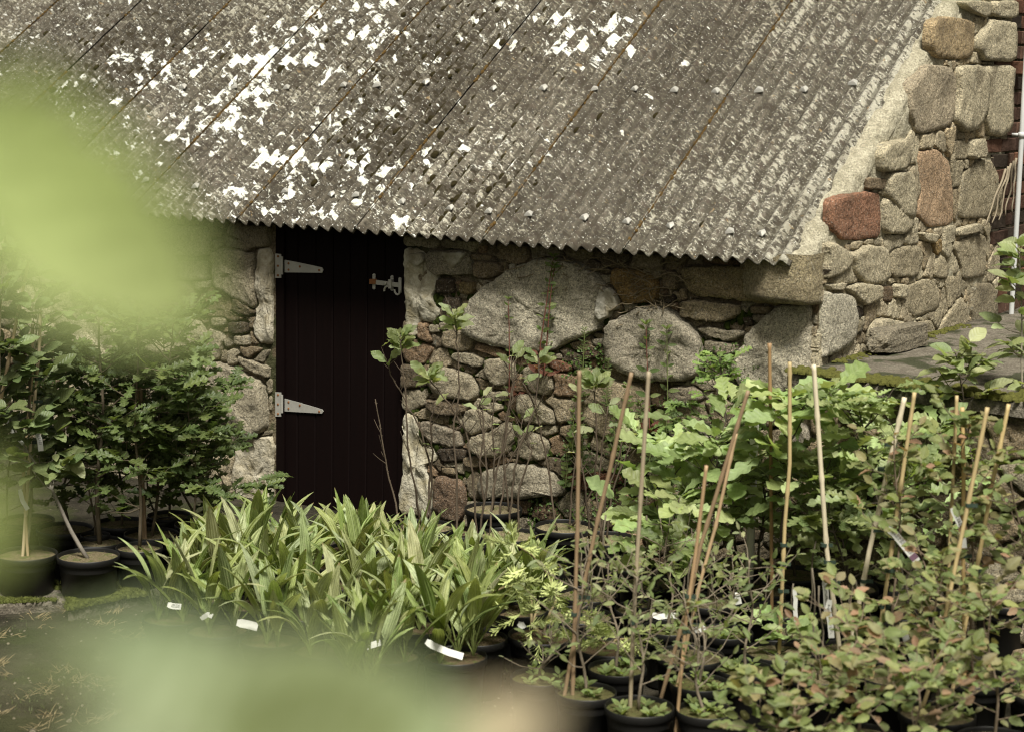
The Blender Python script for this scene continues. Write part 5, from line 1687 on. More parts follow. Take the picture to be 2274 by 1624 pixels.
oakR(1662, 1335, 1690, 1010, 'mid green oak with deep lobed leaves in front of the white tube', 'oak', .12, 72, MIDG, 84, spread=.24, h0=.3, nb=12, whorl=7, tips=[(1740, 1040, 7), (1700, 1090, 6), (1780, 1060, 6)])
oakR(1840, 1365, 1835, 1040, 'dark green lobed oak behind the tall white cane', 'oak', .13, 80, MIDG, 85, spread=.24, h0=.25, nb=12, whorl=8, tips=[(1830, 1070, 6), (1780, 1120, 6), (1870, 1150, 6), (1850, 1000, 6), (1800, 1200, 5)])
oakR(1935, 1380, 1905, 900, 'taller oak whose crown covers the ledge front', 'oak', .12, 90, MIDG + LITE, 86, spread=.24, h0=.35, nb=13, whorl=9, tips=[(1870, 890, 7), (1950, 880, 7), (1985, 860, 6), (1900, 960, 6), (1960, 1000, 6), (1840, 870, 5)])
oakR(2020, 1330, 2060, 960, 'yellow green oak among the reddish shrubs near the ledge end', 'redoak', .13, 64, LITE, 87, spread=.24, h0=.35, nb=12, whorl=8, tips=[(1990, 1010, 6), (2040, 1060, 6), (2090, 940, 6), (1950, 1060, 6), (2100, 1010, 5)])
oakR(1880, 1300, 1870, 1010, 'shaded oak filling the gap below the taller crowns', 'redoak', .13, 64, MIDG, 88, spread=.28, h0=.2, nb=12, whorl=6)
oakR(1985, 1290, 1960, 1040, 'shaded oak low under the ledge front', 'redoak', .13, 64, MIDG, 89, spread=.28, h0=.2, nb=12, whorl=6)
oakR(1780, 1290, 1770, 1070, 'shaded oak low behind the upright canes', 'oak', .12, 76, MIDG, 90, spread=.28, h0=.2, nb=12, whorl=6)
oakR(1640, 1250, 1598, 790, 'slender young oak rising alone against the boulders', 'oak', .065, 40, [(.17, .25, .06), (.13, .2, .05)], 91, spread=.12, h0=.78, nb=7, whorl=10, tips=[(1575, 830, 9), (1625, 860, 8), (1650, 885, 8), (1560, 870, 7), (1602, 800, 9)], dia=.22)
oakR(1560, 1255, 1600, 960, 'thin oak with a side spray reaching towards the ferns', 'oak', .075, 50, [(.13, .19, .05), (.10, .16, .04)], 92, spread=.16, h0=.6, nb=8, whorl=6, tips=[(1500, 915, 10), (1520, 890, 8), (1550, 920, 7), (1480, 940, 6), (1670, 930, 8), (1690, 900, 7)], dia=.22)
oakR(1500, 1340, 1510, 1100, 'low broad leaved oak beside the leaning canes', 'redoak', .13, 60, MIDG + LITE, 93, spread=.25, h0=.2, nb=11, whorl=6, tips=[(1440, 1150, 5), (1480, 1200, 5)])
oakR(1728, 1443, 1745, 1400, 'seedling oak with a few big low leaves in a dark pot', 'redoak', .13, 8, LITE, 94, spread=.10, h0=.2, nb=3, whorl=5, tips=[(1690, 1440, 2), (1770, 1420, 3)])
# fruit trees before the ledge
g4 = 'fruit trees rising past the ledge end'
APL = [(.24, .29, .12), (.20, .24, .10), (.29, .33, .17)]
sapling('potted_fruit_tree', 2235, 1330, 2120, 780, 'fruit tree leaning across the ledge on a thin dark stem', 'fruit tree', g4, 'ovate', .085, 36, APL, 95, .12, .80, 6, 10, tips=[(2160, 790, 9), (2080, 815, 8), (2130, 830, 8), (2185, 800, 6)], bark=(.10, .08, .06), r0=.006, up=.6)
sapling('potted_fruit_tree', 2300, 1300, 2262, 560, 'tall fruit tree in front of the pale pipe', 'fruit tree', g4, 'ovate', .09, 40, APL, 96, .16, .7, 8, 8, tips=[(2250, 590, 7), (2240, 620, 6), (2255, 780, 8), (2235, 760, 7), (2270, 850, 7)], bark=(.25, .22, .17), r0=.007, up=.6)

# ------------------------------------------------------------------ red tinged ribbed leaf shrubs
HORN = [(0.205, 0.237, 0.083), (0.23, 0.205, 0.096), (0.154, 0.192, 0.064), (0.294, 0.179, 0.109), (0.179, 0.218, 0.07), (0.243, 0.275, 0.115), (0.128, 0.166, 0.051), (0.243, 0.23, 0.102), (0.166, 0.198, 0.064), (0.154, 0.192, 0.064)]
g5 = 'red tinged hornbeam like shrubs in the near corner'
def horn(px, py, tx, ty, lab, n, seed, **kw):
    kw.setdefault('spread', .30); kw.setdefault('h0', .18); kw.setdefault('nb', 18); kw.setdefault('weeds', 3)
    return sapling('potted_red_shrub', px, py, tx, ty, lab, 'shrub', g5, 'horn', .050, min(290, int(n * 1.25)), HORN, seed, whorl=6, bark=(.17, .13, .09), r0=.006, up=.3, droop=.35, nrm_tilt=.7, bare=.0, **kw)
horn(1989, 1495, 1985, 960, 'red tinged shrub climbing the two crossed canes', 190, 101, spread=.22, h0=.12, tips=[(2005, 1000, 5), (1970, 1090, 5), (2010, 1120, 5)], dia=.27)
horn(2150, 1500, 2135, 920, 'tallest red tinged shrub around the straight yellow cane', 230, 102, spread=.26, tips=[(2110, 1010, 6), (2200, 1040, 6), (2150, 960, 5), (2050, 1080, 5)])
horn(2255, 1520, 2235, 1000, 'red tinged shrub at the picture edge behind the last cane', 230, 103, spread=.28)
horn(2080, 1580, 2075, 1240, 'wide red tinged shrub hiding the fallen paper label', 260, 104)
horn(1905, 1630, 1900, 1390, 'low red tinged shrub spreading over the dark pots', 260, 105, spread=.32)
horn(2210, 1640, 2200, 1320, 'dense red tinged shrub in the near corner', 280, 106, spread=.32)
horn(1740, 1690, 1760, 1540, 'lowest red tinged shrub at the bottom edge by the last pots', 240, 107, spread=.32)
horn(2040, 1720, 2030, 1480, 'red tinged shrub at the bottom edge below the wide one', 280, 108, spread=.34)

# ------------------------------------------------------------------ small leaved shrubs with canes
ELM = [(.20, .24, .09), (.26, .30, .13), (.15, .19, .07), (.35, .38, .21), (.18, .22, .08)]
g6 = 'small leaved potted shrubs tied to canes'
def elm(px, py, tx, ty, lab, n, seed, **kw):
    kw.setdefault('weeds', 7); kw.setdefault('dia', .205)
    kw.setdefault('spread', .22); kw.setdefault('h0', .2)
    return sapling('potted_small_leaved_shrub', px, py, tx, ty, lab, 'shrub', g6, 'elm', .042, int(n * .72), ELM, seed, nb=15, whorl=4, bark=(.20, .165, .12), r0=.006, up=.6, droop=.5, nrm_tilt=.9, bare=.05, soil=(.15, .14, .06), **kw)
elm(1301, 1532, 1283, 1215, 'small leaved shrub tied to the two crossing front canes', 110, 111, tips=[(1240, 1250, 4), (1330, 1240, 4), (1350, 1290, 4), (1230, 1440, 4)], dia=.205)
elm(1400, 1560, 1415, 1270, 'small leaved shrub in the front pot with split grey stem', 120, 112, dia=.228)
elm(1524, 1571, 1520, 1330, 'small leaved shrub in the front corner pot by the red leaves', 110, 113, dia=.19)
elm(1553, 1512, 1560, 1250, 'small leaved shrub with ribbed grey trunk behind the front corner pot', 100, 114, spread=.2)
elm(1219, 1506, 1225, 1400, 'low weedy pot at the open end of the small leaved shrubs', 60, 115, spread=.14)
elm(1660, 1480, 1665, 1240, 'grey green shrub before the pale cane with buckled branches', 130, 116, spread=.25)
elm(1465, 1374, 1480, 1190, 'small leaved shrub behind the pots with folded white tag', 80, 117)
elm(1610, 1400, 1625, 1270, 'small leaved shrub in the second line between the cane trios', 90, 118)
elm(1370, 1480, 1350, 1250, 'small leaved shrub in the middle of the pot cluster', 100, 119)

# spare pots whose plants are mostly stems
rr0 = random.Random(8)
for x, y, d_, lab in [(1304, 1317, .24, 'pot with bare tan compost behind the crossing canes'), (1310, 1350, .25, 'pot of loose brown compost among the fir branches'), (1436, 1264, .25, 'shallow looking pot with mossy compost under the pale oak'),
                      (1428, 1300, .24, 'pot with dark mossy compost in front of the shallow one'), (1465, 1330, .24, 'pot with seedlings and thin grey stem near the folded tag'), (1820, 1472, .25, 'mossy pot at the dark gap beside the red leaves'),
                      (1565, 1460, .25, 'dark pot behind the corner of small leaved shrubs'), (1880, 1440, .25, 'dark pot at the foot of the white cane'), (1655, 1410, .25, 'dark pot between the oaks and the grey green shrub')]:
    root, base, sp_ = new_plant('weedy_pot', x, y, lab, 'pot', 'pots with only weeds or bare stems', rr0, d_, soil=(.24, .20, .12))
    mb = MB()
    for k in range(2):
        a = sp_ + Vector((rr0.uniform(-.05, .05), rr0.uniform(-.05, .05), -.01)); b = a + Vector((rr0.uniform(-.05, .05), rr0.uniform(-.04, .04), rr0.uniform(.2, .42)))
        mb.tube(stem_path(a, b, rr0, 6, .01), .0035, 5)
    mb.build('stem', M['stem'], root, color=(.13, .11, .08))
    for k in range(10):
        a = sp_ + Vector((rr0.uniform(-.09, .09), rr0.uniform(-.09, .09), .01))
        put_leaf(root, 'lance', a, Vector((rr0.uniform(-1, 1), rr0.uniform(-1, 1), rr0.uniform(.2, 1))), Z, rr0.uniform(.02, .04), (.12, .18, .05), rr0, wide=2)

# ------------------------------------------------------------------ weeds growing from the wall
WIL = [(.11, .16, .045), (.08, .12, .035), (.15, .20, .07)]
def weed(pl, lab, seed, size=.075, every=.042, red=.35, wid=1.7, narrow=False, off=.10):
    rr = random.Random(seed)
    pts0 = [on_plane(x, y, WO + NF * off, NF) for x, y in pl]
    a = FW(*((pts0[0] - WO).dot(T), .01, pts0[0].z))
    root = empty('wall_weed', a, lab, 'weed', 'tall weeds rooted in the wall joints')
    pts = [a] + [p for p in pts0]
    fine = []
    for i in range(len(pts) - 1):
        for k in range(5): fine.append(pts[i].lerp(pts[i + 1], k / 5))
    fine.append(pts[-1])
    L = sum((fine[i + 1] - fine[i]).length for i in range(len(fine) - 1))
    mb = MB(); n = len(fine); mb.tube(fine, [.0042 - .0028 * i / n for i in range(n)], 6)
    mb.build('stem', M['stem'], root, color=(.13, .05, .035) if red else (.10, .12, .04))
    m = int(L / every)
    for i in range(m):
        t = (i + .5) / m; p = interp(fine, t)
        sz = size * (1.0 - .45 * t) * (1 if not narrow else .8)
        az = (i % 2) * 1.57 + rr.uniform(-.3, .3)
        for sg in (0, math.pi):
            d = T * math.cos(az + sg) + NF * math.sin(az + sg) + Z * rr.uniform(.1, .7)
            c = (.16, .06, .04) if t < red and rr.random() < .7 else rr.choice(WIL)
            put_leaf(root, 'lance', p, d, NF + Z * .5 + T * rr.uniform(-.3, .3), sz * rr.uniform(.7, 1.15), c, rr, wide=wid)
    for k in range(7):
        an = k * 2.4
        put_leaf(root, 'lance', fine[-1], T * math.cos(an) + NF * math.sin(an) + Z * 1.0, Z + NF * .4, size * .45, WIL[2], rr, wide=wid)
weed([(1195, 830), (1200, 760), (1212, 680), (1222, 610), (1229, 572)], 'tallest dark leaved weed with crimson stem over the big boulder', 201)
weed([(1207, 832), (1214, 760), (1219, 690), (1226, 620), (1232, 590)], 'thinner red stemmed weed close beside the tallest one', 202, size=.06)
weed([(1130, 880), (1131, 800), (1130, 720), (1128, 665)], 'fine solitary weed against the paler end of the big boulder', 203, size=.055, every=.06)
weed([(1442, 960), (1440, 880), (1436, 790), (1434, 722)], 'willow leaved weed in front of the second boulder', 204, size=.09)
weed([(1478, 960), (1482, 880), (1481, 800), (1480, 732)], 'tall weed beside the willow leaved one on the second boulder', 205, size=.08, red=.0)
weed([(1288, 880), (1294, 820), (1296, 770), (1298, 732)], 'feathery narrow leaved weed between the boulders', 206, size=.05, every=.012, red=0, wid=.8)
weed([(1346, 900), (1348, 850), (1350, 800)], 'short feathery weed in the dark gap between boulders', 207, size=.045, every=.012, red=0, wid=.8)
for k, (x, y) in enumerate([(1270, 960), (1290, 1010), (1255, 1040), (1440, 1000), (1465, 1010), (1360, 960), (1420, 940), (1390, 900), (1280, 930), (1375, 1010)]):
    weed([(x, y + 40), (x + 4, y), (x + 2, y - 45)], ['straggling green weed by the thick cane', 'second straggling weed lower by the thick cane', 'weed tuft beside the red stone', 'weed tuft under the second boulder', 'weed tuft nearest the pale oak leaves', 'weed between the leaning and the upright cane', 'weed against the foot of the second boulder', 'weed above the ferns', 'dark weed beside the tall thick cane', 'weed just above the black tub'][k], 210 + k, size=.06, every=.02, red=0, wid=2.0)
rr0 = random.Random(77)
for k, (x, y, lab) in enumerate([(1400, 960, 'light green fern rooted in the wall beside the leaning cane'), (1425, 985, 'fern fronds hanging below the light green fern'), (1455, 950, 'fern tucked under the second boulder by the oak spray')]):
    a = on_plane(x, y, WO, NF); root = empty('fern', a, lab, 'fern', 'ferns in the wall joints')
    for i in range(8):
        an = rr0.uniform(-.3, 3.4)
        put_leaf(root, 'fern', a + NF * .01, T * math.cos(an) + Z * (math.sin(an) * .7 - .15) + NF * .5, NF + Z * .6, rr0.uniform(.08, .15), (.16, .23, .06), rr0, name='frond')
# leafy cover low on the wall
mb = MB()
for i in range(5200):
    x, y = rr0.uniform(1180, 1700), rr0.uniform(760, 1240)
    u, z = front_uv(x, y)
    if noise.noise(Vector((u * 3.4, z * 3.4, 31))) < .12 - (.25 if y > 1000 else 0) or u < DU1 + .5: continue
    p = FW(u, rr0.uniform(.01, .05), z); r = rr0.uniform(.004, .010)
    a = rr0.uniform(0, 6.28); d = T * math.cos(a) + Z * math.sin(a); e = (NF + Z * .5).cross(d).normalized()
    k = len(mb.v); mb.v += [p - d * r, p - e * r * .8 + NF * .003, p + d * r, p + e * r * .8 + NF * .003]; mb.f.append((k, k + 1, k + 2, k + 3))
tag(mb.build('creeping_weed', M['blade'], color=(.06, .10, .02), smooth=False), 'tiny round leaved creeping weed covering the damp wall joints', 'creeper', kind='stuff')
# dry roots under the eave
mb = MB()
for (x0, y0, x1, y1, n) in [(1120, 560, 1300, 590, 9), (1300, 590, 1560, 640, 20), (1350, 640, 1580, 690, 14), (1210, 585, 1420, 600, 10), (1380, 600, 1500, 690, 9)]:
    for i in range(n):
        xa, ya = rr0.uniform(x0, x1), rr0.uniform(y0 - 5, y1)
        pts = []; x, y = xa, ya; dx, dy_ = rr0.uniform(-9, 9), rr0.uniform(0, 5)
        for k in range(10):
            pts.append(on_plane(x, max(y, 560 + (x - 1120) * .06), WO + NF * (.05 + .02 * math.sin(k + i)), NF)); x += dx; y += dy_; dx += rr0.uniform(-4, 4); dy_ += rr0.uniform(-3.5, 3.0)
        mb.tube(pts, [.0022] * 10, 4, cap=False)
tag(mb.build('dry_roots', M['stem'], color=(.20, .16, .10)), 'tangle of dry creeper roots hanging under the eave', 'roots', kind='stuff')
# ------------------------------------------------------------------ bamboo canes
TAN, ORG, PALEC, GREYC = (.44, .34, .17), (.24, .165, .095), (.60, .53, .38), (.33, .27, .18)
def cane(pl, rim_px, label, col, r=.0075, ties=(), seed=1):
    """pl: points along the cane, top first; rim_px: where it enters its pot"""
    rr = random.Random(seed)
    rim = pot_at(*rim_px); Y = rim.y
    foot = at_Y(pl[-1][0], pl[-1][1], Y)
    pts = [at_Y(x, y, Y) for x, y in pl]
    d = (pts[-1] - pts[-2]).normalized()
    # drive it into the compost
    k = (pts[-1].z - .12) / -d.z if d.z < 0 else 0
    if k > 0: pts.append(pts[-1] + d * k)
    root = empty('bamboo_cane', Vector((pts[-1].x, pts[-1].y, pts[-1].z)), label, 'bamboo cane', 'bamboo canes staking the potted plants')
    mb = MB(); fine = []; rad = []
    L = 0
    for i in range(len(pts) - 1):
        seg = (pts[i + 1] - pts[i]).length; n = max(1, int(seg / .02))
        for j in range(n):
            t = j / n; fine.append(pts[i].lerp(pts[i + 1], t)); L += seg / n
    fine.append(pts[-1])
    gap = rr.uniform(.17, .24); off = rr.uniform(.02, gap)
    s = 0; out = []; 
    for i, p in enumerate(fine):
        q = (s - off) / gap; fr = abs(q - round(q)) * gap
        rad.append(r * (1.28 if fr < .010 else 1.0)); s += .02
    mb.tube(fine, rad, 10)
    mb.build('shaft', M['bamboo'], root, color=col)
    for tx, ty in ties:
        p = at_Y(tx, ty, Y); m2 = MB()
        m2.tube([p - Z * .006, p + Z * .006], r * 1.5, 10)
        m2.box(p + Vector((r, -.004, -.007)), Vector((.022, 0, 0)), Vector((0, .002, 0)), Vector((0, 0, .013)))
        m2.build('tie', M['tie'], root, smooth=False)
canes = [
 ([(1286, 822), (1282, 1165), (1277, 1324), (1273, 1470)], (1301, 1532), 'thick orange brown cane standing upright before the boulders', ORG, [(1274, 1362)]),
 ([(1402, 826), (1352, 1050), (1324, 1165), (1292, 1318), (1262, 1490)], (1301, 1532), 'orange cane leaning across the thick upright one', ORG, [(1291, 1324)]),
 ([(1440, 824), (1417, 1187), (1407, 1363), (1400, 1540)], (1400, 1560), 'grey brown upright cane in front of the second boulder', GREYC, [(1405, 1380)]),
 ([(1661, 866), (1554, 1214), (1532, 1323), (1480, 1504)], (1553, 1512), 'long brown cane leaning hard past the pale oak', ORG, [(1528, 1330)]),
 ([(1568, 1032), (1546, 1214), (1524, 1363), (1507, 1550)], (1524, 1571), 'short weathered cane beside the long leaning one', (.36, .24, .13), [(1526, 1322), (1520, 1400)]),
 ([(1634, 961), (1589, 1165), (1552, 1300), (1530, 1400)], (1553, 1512), 'thinner cane crossing below the long leaning one', (.40, .28, .16), [(1535, 1385)]),
 ([(1708, 762), (1711, 996), (1712, 1150)], (1740, 1350), 'tall brown cane set far back against the gable corner', (.27, .17, .08), []),
 ([(1753, 803), (1753, 1029), (1742, 1165), (1732, 1393)], (1728, 1443), 'upright yellow cane in front of the palest oak whorl', TAN, [(1738, 1208), (1737, 1250), (1733, 1310)]),
 ([(1806, 809), (1835, 1220), (1860, 1411)], (1880, 1440), 'whitish cane leaning outward with a bleached top', PALEC, [(1829, 1208), (1836, 1246), (1846, 1290), (1856, 1370)]),
 ([(2008, 881), (1930, 1220), (1892, 1416)], (1820, 1472), 'pale cane leaning towards the door with a broken node', PALEC, [(1956, 1040), (1943, 1175), (1918, 1288), (1971, 985)]),
 ([(2030, 870), (1979, 1220), (1960, 1352), (1939, 1478)], (1989, 1495), 'yellow cane holding the long printed label', TAN, [(1994, 1110), (1980, 1192), (1972, 1265), (1958, 1345)]),
 ([(2124, 877), (2116, 1050), (2108, 1215), (2100, 1400)], (2150, 1500), 'thin yellow cane next to the thick straight one', TAN, [(2112, 1195)]),
 ([(2136, 903), (2139, 1050), (2138, 1214), (2141, 1530)], (2150, 1500), 'thick straight yellow cane amid the red tinged leaves', (.48, .34, .15), [(2138, 1232)]),
 ([(2192, 903), (2157, 1078), (2112, 1297), (2076, 1486), (2053, 1554)], (2080, 1580), 'long yellow cane slanting down through the red tinged leaves', TAN, [(2150, 1120)]),
 ([(2239, 896), (2203, 1072), (2176, 1220), (2140, 1400)], (2255, 1520), 'yellow cane nearest the picture edge leaning inward', (.50, .38, .18), [(2164, 1265)]),
 ([(12, 380), (7, 470), (0, 640), (-8, 1150)], (-35, 1235), 'pale cane just inside the yard edge', PALEC, []),
 ([(64, 577), (22, 785), (-10, 950), (-20, 1200)], (-35, 1235), 'tan cane slanting through the fruit tree leaves', (.45, .34, .2), []),
 ([(90, 690), (87, 777), (68, 985), (53, 1200)], (58, 1226), 'pale cane taped to the upright fruit tree', (.50, .40, .26), [(82, 840), (80, 890), (66, 980)]),
 ([(72, 720), (74, 800), (52, 1040), (60, 1200)], (58, 1226), 'second cane behind the taped one in the same pot', (.40, .30, .18), []),
 ([(305, 860), (309, 1010), (317, 1170)], (322, 1188), 'brown cane in the oak pot by the wall', (.20, .14, .08), []),
 ([(313, 850), (314, 1000), (322, 1170)], (322, 1188), 'second brown cane touching the first in the oak pot', (.23, .16, .10), []),
]
for i, (pl, rp_, lab, col, ties) in enumerate(canes):
    cane(pl, rp_, lab, col, r=.0058 if i in (4, 5, 11) else (.0085 if i in (8, 9) else .0068), ties=ties, seed=900 + i)
# white tube sapling guard
p = pot_at(1640, 1270)
root = empty('tube_guard', Vector((at_Y(1662, 1282, p.y).x, p.y, ground_z(0, p.y))), 'white plastic tube standing among the oaks', 'plastic tube')
mb = MB(); a, b = at_Y(1676, 922, p.y - .22), at_Y(1662, 1310, p.y - .22)
mb.tube([a, a.lerp(b, .5), b], .0165, 14); mb.build('tube', M['white'], root, color=(1, 1, 1))
mb = MB(); c = a.lerp(b, .93); mb.tube([c, c.lerp(b, .9)], .0172, 14); mb.build('dark_band', M['pot'], root)

# ------------------------------------------------------------------ plant labels
def label_strip(pl, Y, width, label, seed, writing='print', band=None, ny=-.6):
    """a bent white plastic strip through points pl (px), with lines of print along it"""
    rr = random.Random(seed)
    pts = [at_Y(x, y, Y) for x, y in pl]
    root = empty('plant_label', pts[0], label, 'plant label', 'white plastic plant labels')
    view = (CAM - pts[0]).normalized()
    fine = []
    for i in range(len(pts) - 1):
        for k in range(6): fine.append(pts[i].lerp(pts[i + 1], k / 6))
    fine.append(pts[-1])
    mb = MB(); n = len(fine)
    N0 = (view + Vector((rr.uniform(-.3, .3), 0, rr.uniform(-.1, .4)))).normalized()
    def fr(i):
        d = (fine[min(i + 1, n - 1)] - fine[max(i - 1, 0)]).normalized()
        w = d.cross(N0).normalized()
        return d, w, w.cross(d)
    rows = []
    for th in (0, -.0008):
        for i in range(n):
            d, w, nn = fr(i); q = 1.0 if i > 1 else .8
            if nn.dot(view) < 0: nn = -nn
            rows.append((fine[i] - w * width * .5 * q + nn * th, fine[i] + w * width * .5 * q + nn * th))
    for a, b in rows: mb.v += [a, b]
    for i in range(n - 1):
        mb.f.append((2 * i, 2 * i + 1, 2 * i + 3, 2 * i + 2))
        k = 2 * n; mb.f.append((k + 2 * i + 1, k + 2 * i, k + 2 * i + 2, k + 2 * i + 3))
        mb.f.append((2 * i, 2 * i + 2, k + 2 * i + 2, k + 2 * i)); mb.f.append((2 * i + 1, k + 2 * i + 1, k + 2 * i + 3, 2 * i + 3))
    mb.f.append((0, 2 * n, 2 * n + 1, 1)); mb.f.append((2 * n - 2, 2 * n - 1, 4 * n - 1, 4 * n - 2))
    mb.build('strip', M['white'], root, smooth=False, color=(1, 1, 1))
    m2 = MB()
    def dash(i, s, ln, th):
        d, w, nn = fr(i)
        if nn.dot(view) < 0: nn = -nn
        a = fine[i] + w * s * width + nn * .0006; b = a + d * ln
        k = len(m2.v); m2.v += [a - w * th, a + w * th, b + w * th, b - w * th]; m2.f.append((k, k + 1, k + 2, k + 3))
    if writing == 'print':
        for s in (-.32, -.20, -.08, .04, .16):
            i = 4
            while i < n * .78:
                dash(i, s, (fine[min(i + 1, n - 1)] - fine[i]).length * rr.uniform(.5, .95), .0006); i += 1
    elif writing == 'hand':
        pv = None
        for i in range(3, n - 2):
            for k in range(3):
                d, w, nn = fr(i)
                if nn.dot(view) < 0: nn = -nn
                q = fine[i].lerp(fine[i + 1], k / 3) + w * width * rr.uniform(-.22, .22) + nn * .0007
                if pv is not None and rr.random() < .85: m2.tube([pv, q], .0006, 3, cap=False)
                pv = q
    if m2.v: m2.build('writing', M['ink'], root, smooth=False)
    if band:
        m3 = MB(); i0 = int(n * band); d, w, nn = fr(i0)
        if nn.dot(view) < 0: nn = -nn
        a, b = fine[i0] + nn * .0007, fine[min(n - 1, i0 + 2)] + nn * .0007
        m3.v += [a - w * width * .49, a + w * width * .49, b + w * width * .49, b - w * width * .49]; m3.f.append((0, 1, 2, 3))
        m3.build('purple_band', M['purple'], root, smooth=False)
def Yof(px, py): return pot_at(px, py).y
label_strip([(1966, 1168), (1985, 1182), (2012, 1215), (2036, 1245)], Yof(1989, 1495) - .03, .026, 'long printed label looped round the yellow cane', 1, band=.82)
label_strip([(1830, 1283), (1833, 1310), (1836, 1360)], Yof(1880, 1440) + .05, .021, 'handwritten label hanging behind the whitish cane', 2, 'hand')
label_strip([(1842, 1330), (1838, 1350), (1843, 1380), (1846, 1415)], Yof(1880, 1440) - .04, .021, 'handwritten label notched onto the whitish cane', 3, 'hand')
label_strip([(1763, 1307), (1766, 1330), (1765, 1352), (1768, 1390)], Yof(1750, 1440), .015, 'thin folded label standing in the dark gap', 4, 'none')
label_strip([(1629, 1318), (1636, 1322), (1640, 1340)], Yof(1610, 1400), .024, 'curled white tag on the grey green shrub', 5, 'none')
label_strip([(1448, 1362), (1462, 1368), (1490, 1364), (1503, 1366)], Yof(1465, 1374) - .05, .022, 'wide white label bent over the pot rim behind the crossing canes', 6, 'none')
label_strip([(1540, 1385), (1548, 1398), (1560, 1394), (1566, 1392)], Yof(1553, 1512) + .1, .020, 'small white tag between the leaning cane feet', 7, 'none')
label_strip([(2114, 1126), (2120, 1140), (2135, 1170), (2140, 1215)], Yof(2150, 1500) - .04, .020, 'white tag hooked over the thick straight cane', 8, 'print')
label_strip([(2004, 1390), (2018, 1440), (2032, 1480), (2045, 1505)], Yof(1989, 1495) - .1, .022, 'printed label slanting down into the red tinged shrub', 9, 'print', band=.75)
label_strip([(14, 930), (22, 945), (28, 960), (52, 985)], Yof(58, 1226) - .02, .014, 'curled paper tag on the slanting fruit tree stem', 10, 'none')
label_strip([(67, 942), (78, 950), (88, 975), (91, 1000)], Yof(58, 1226) - .05, .022, 'curved printed label hanging on the taped cane', 11, 'print')
label_strip([(44, 1085), (50, 1110), (62, 1130)], Yof(58, 1226) - .03, .018, 'white tag low on the upright fruit tree', 12, 'none')
label_strip([(308, 1010), (312, 1018), (306, 1026)], Yof(322, 1188) - .05, .012, 'scrap of white tag on the oak canes', 13, 'none')
label_strip([(372, 1340), (385, 1344), (402, 1345)], Yof(385, 1367) - .08, .022, 'white tag with small print at the outermost palm', 14, 'print')
label_strip([(446, 1372), (462, 1362), (472, 1366)], Yof(478, 1392) - .06, .018, 'half buried tag at the second palm', 15, 'none')
label_strip([(526, 1380), (548, 1384), (572, 1390)], Yof(565, 1408) - .08, .030, 'broad white label lying in the third front palm pot', 16, 'none')
label_strip([(782, 1436), (800, 1438), (826, 1430), (845, 1424)], Yof(842, 1452) - .09, .022, 'folded white tag lying in the palm pot below the door edge', 17, 'none')
label_strip([(946, 1422), (962, 1432), (995, 1446), (1028, 1456)], Yof(967, 1452) - .11, .024, 'long white label tilted over the frontmost palm pot rim', 18, 'none')
label_strip([(1150, 1382), (1160, 1388), (1165, 1384)], Yof(1134, 1409) - .08, .022, 'torn white tag in the fir pot', 19, 'none')

# ------------------------------------------------------------------ ground litter
rr0 = random.Random(99)
mb = MB()
for i in range(95):
    x, y = rr0.uniform(-40, 700), rr0.uniform(1330, 1700)
    p = on_ground(x, y)
    for k in range(rr0.randrange(4, 26)):
        a = rr0.uniform(0, 6.28); L = rr0.uniform(.015, .06); d = Vector((math.cos(a), math.sin(a), rr0.uniform(.05, .7))).normalized() * L
        q = p + Vector((rr0.gauss(0, .02), rr0.gauss(0, .02), .004)); w = d.cross(Z).normalized() * .0011
        k_ = len(mb.v); mb.v += [q - w, q + w, q + d * .6 + w * .7 + Z * .003, q + d, q + d * .6 - w * .7 + Z * .003]; mb.f.append((k_, k_ + 1, k_ + 2, k_ + 3, k_ + 4))
tag(mb.build('dry_grass', M['straw'], smooth=False), 'tufts of dry straw scattered over the dark soil', 'dry grass', kind='stuff')
mb = MB()
for i in range(9000):
    x, y = rr0.uniform(-60, 1300), rr0.uniform(1230, 1700)
    p = on_ground(x, y)
    nz = noise.noise(Vector((p.x * 2.2, p.y * 2.2, 5)))
    if nz < .02: continue
    d = Vector((rr0.uniform(-1, 1), rr0.uniform(-1, 1), rr0.uniform(.3, 1))) * rr0.uniform(.006, .018); w = d.cross(Vector((.2, .1, 1))).normalized() * .0022
    k = len(mb.v); mb.v += [p - w, p + w, p + d + Z * .004]; mb.f.append((k, k + 1, k + 2))
tag(mb.build('ground_moss', M['blade'], color=(.06, .075, .02), smooth=False), 'short moss and seedlings over the yard soil', 'moss', kind='stuff')
mb = MB()
for i in range(700):
    x, y = rr0.uniform(-60, 1300), rr0.uniform(1280, 1700)
    p = on_ground(x, y); r = rr0.uniform(.002, .006) * (2 if rr0.random() < .05 else 1)
    cushion(mb, p, Vector((1, 0, 0)), Vector((0, 1, 0)), Z, r, r * .9, i)
tag(mb.build('grit', M['stone'], color=(.3, .27, .22)), 'small stones and grit on the soil', 'grit', kind='stuff')

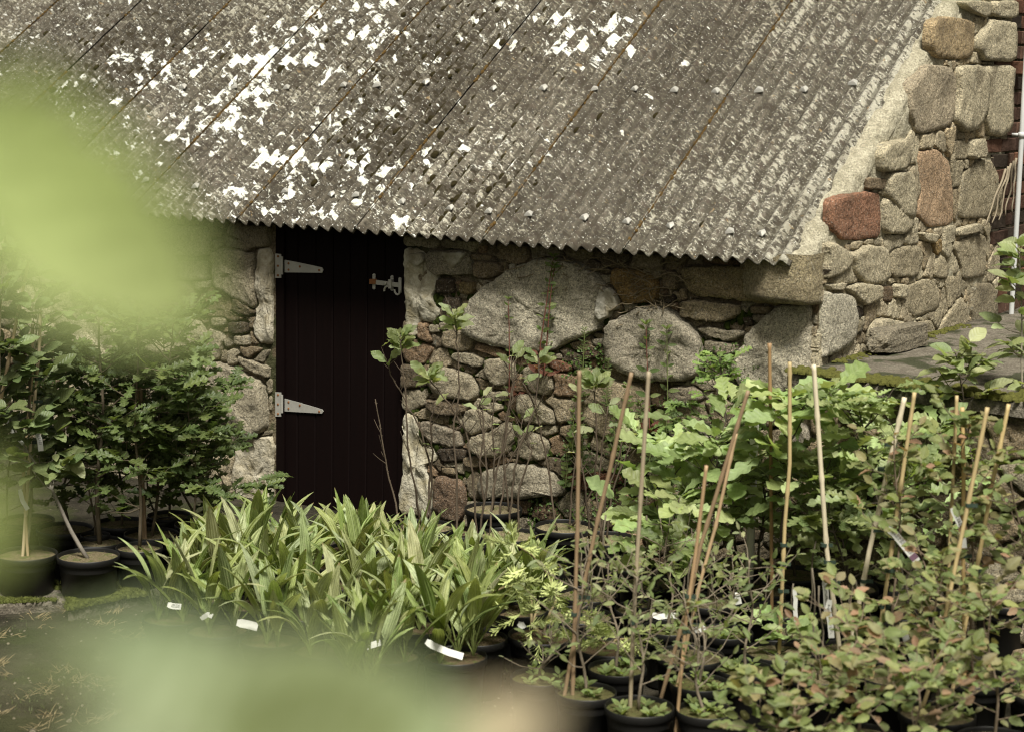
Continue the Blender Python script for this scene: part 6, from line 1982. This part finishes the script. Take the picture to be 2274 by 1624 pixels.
# ------------------------------------------------------------------ leafy branches close to the lens (strongly out of focus)
fr_root_px = [(-900, 2400)]
def near_branch(label, base, nodes, leaves, seed, cat='shrub', name='foreground_shrub'):
    """a shrub that stands beside the camera; nodes: world points of its stem; leaves: (px,py,dist, px2,py2,dist2, width m, color)"""
    rr = random.Random(seed)
    root = empty(name, base, label, cat, 'out of focus foliage close to the viewer')
    mb = MB(); mb.tube(nodes, [.012 - .008 * i / len(nodes) for i in range(len(nodes))], 8)
    tips = []
    for (x0, y0, d0, x1, y1, d1, w, col) in leaves:
        a, b = at_dist(x0, y0, d0), at_dist(x1, y1, d1)
        near = min(nodes, key=lambda q: (q - a).length)
        mb.tube([near, near.lerp(a, .5) + Z * .01, a], [.003, .0025, .0018], 6)
        tips.append((a, b, w, col))
    mb.build('stem', M['stem'], root, color=(.12, .12, .06))
    for a, b, w, col in tips:
        L = (b - a).length
        view = (CAM - a).normalized()
        d = (b - a).normalized()
        nn = (view + Vector((rr.uniform(-.2, .2), 0, rr.uniform(0, .35)))).normalized()
        o = put_leaf(root, 'ovate', a, d, nn, L, col, rr, wide=w / (L * .5))
        o.color = (*col, 1)
FG = (.46, .54, .22); FG2 = (.25, .30, .16); FG3 = (.14, .17, .06); FGB = (.42, .35, .22)
b1 = Vector((-.62, .25, 0))
near_branch('bright green out of focus leaf close to the lens over the roof and wall', b1,
    [b1, b1 + Vector((.06, .06, .9)), b1 + Vector((.16, .10, 1.7)), b1 + Vector((.28, .14, 2.15)), b1 + Vector((.40, .17, 2.32)), at_dist(-240, 160, .47)],
    [(-250, 205, .40, 525, 735, .43, .038, FG), (-300, 270, .39, 350, 470, .45, .038, FG), (-220, 1090, .38, 70, 1190, .40, .020, (.42, .50, .17))], 1)
b2 = Vector((-.20, .42, 0))
near_branch('grey green out of focus leaves filling the bottom foreground', b2,
    [b2, b2 + Vector((.02, .02, .8)), b2 + Vector((.05, .0, 1.6)), b2 + Vector((.08, -.0, 2.0)), at_dist(300, 1900, .46)],
    [(-60, 1480, .44, 620, 1400, .50, .016, FG2), (250, 1640, .46, 1120, 1560, .48, .040, FG2), (100, 1700, .42, 760, 1500, .44, .030, FG2), (380, 1660, .40, 900, 1500, .40, .020, FG3), (420, 1720, .39, 980, 1620, .40, .03, FG3), (150, 1440, .43, 520, 1380, .44, .012, (.26, .32, .19)), (840, 1700, .50, 1260, 1560, .52, .018, FGB), (500, 1750, .47, 1050, 1600, .47, .034, FG2)], 2)
b3 = Vector((.95, .55, 0))
near_branch('pale out of focus leaf tip above the gable', b3,
    [b3, b3 + Vector((-.1, 0, 1.2)), b3 + Vector((-.35, 0, 2.2)), b3 + Vector((-.5, -.02, 2.75)), at_dist(2250, -280, .8)],
    [(2230, -200, .75, 2090, -12, .75, .014, (.40, .45, .22))], 3)
print('leaves', LEAF_TOTAL, 'objects', len(bpy.data.objects))
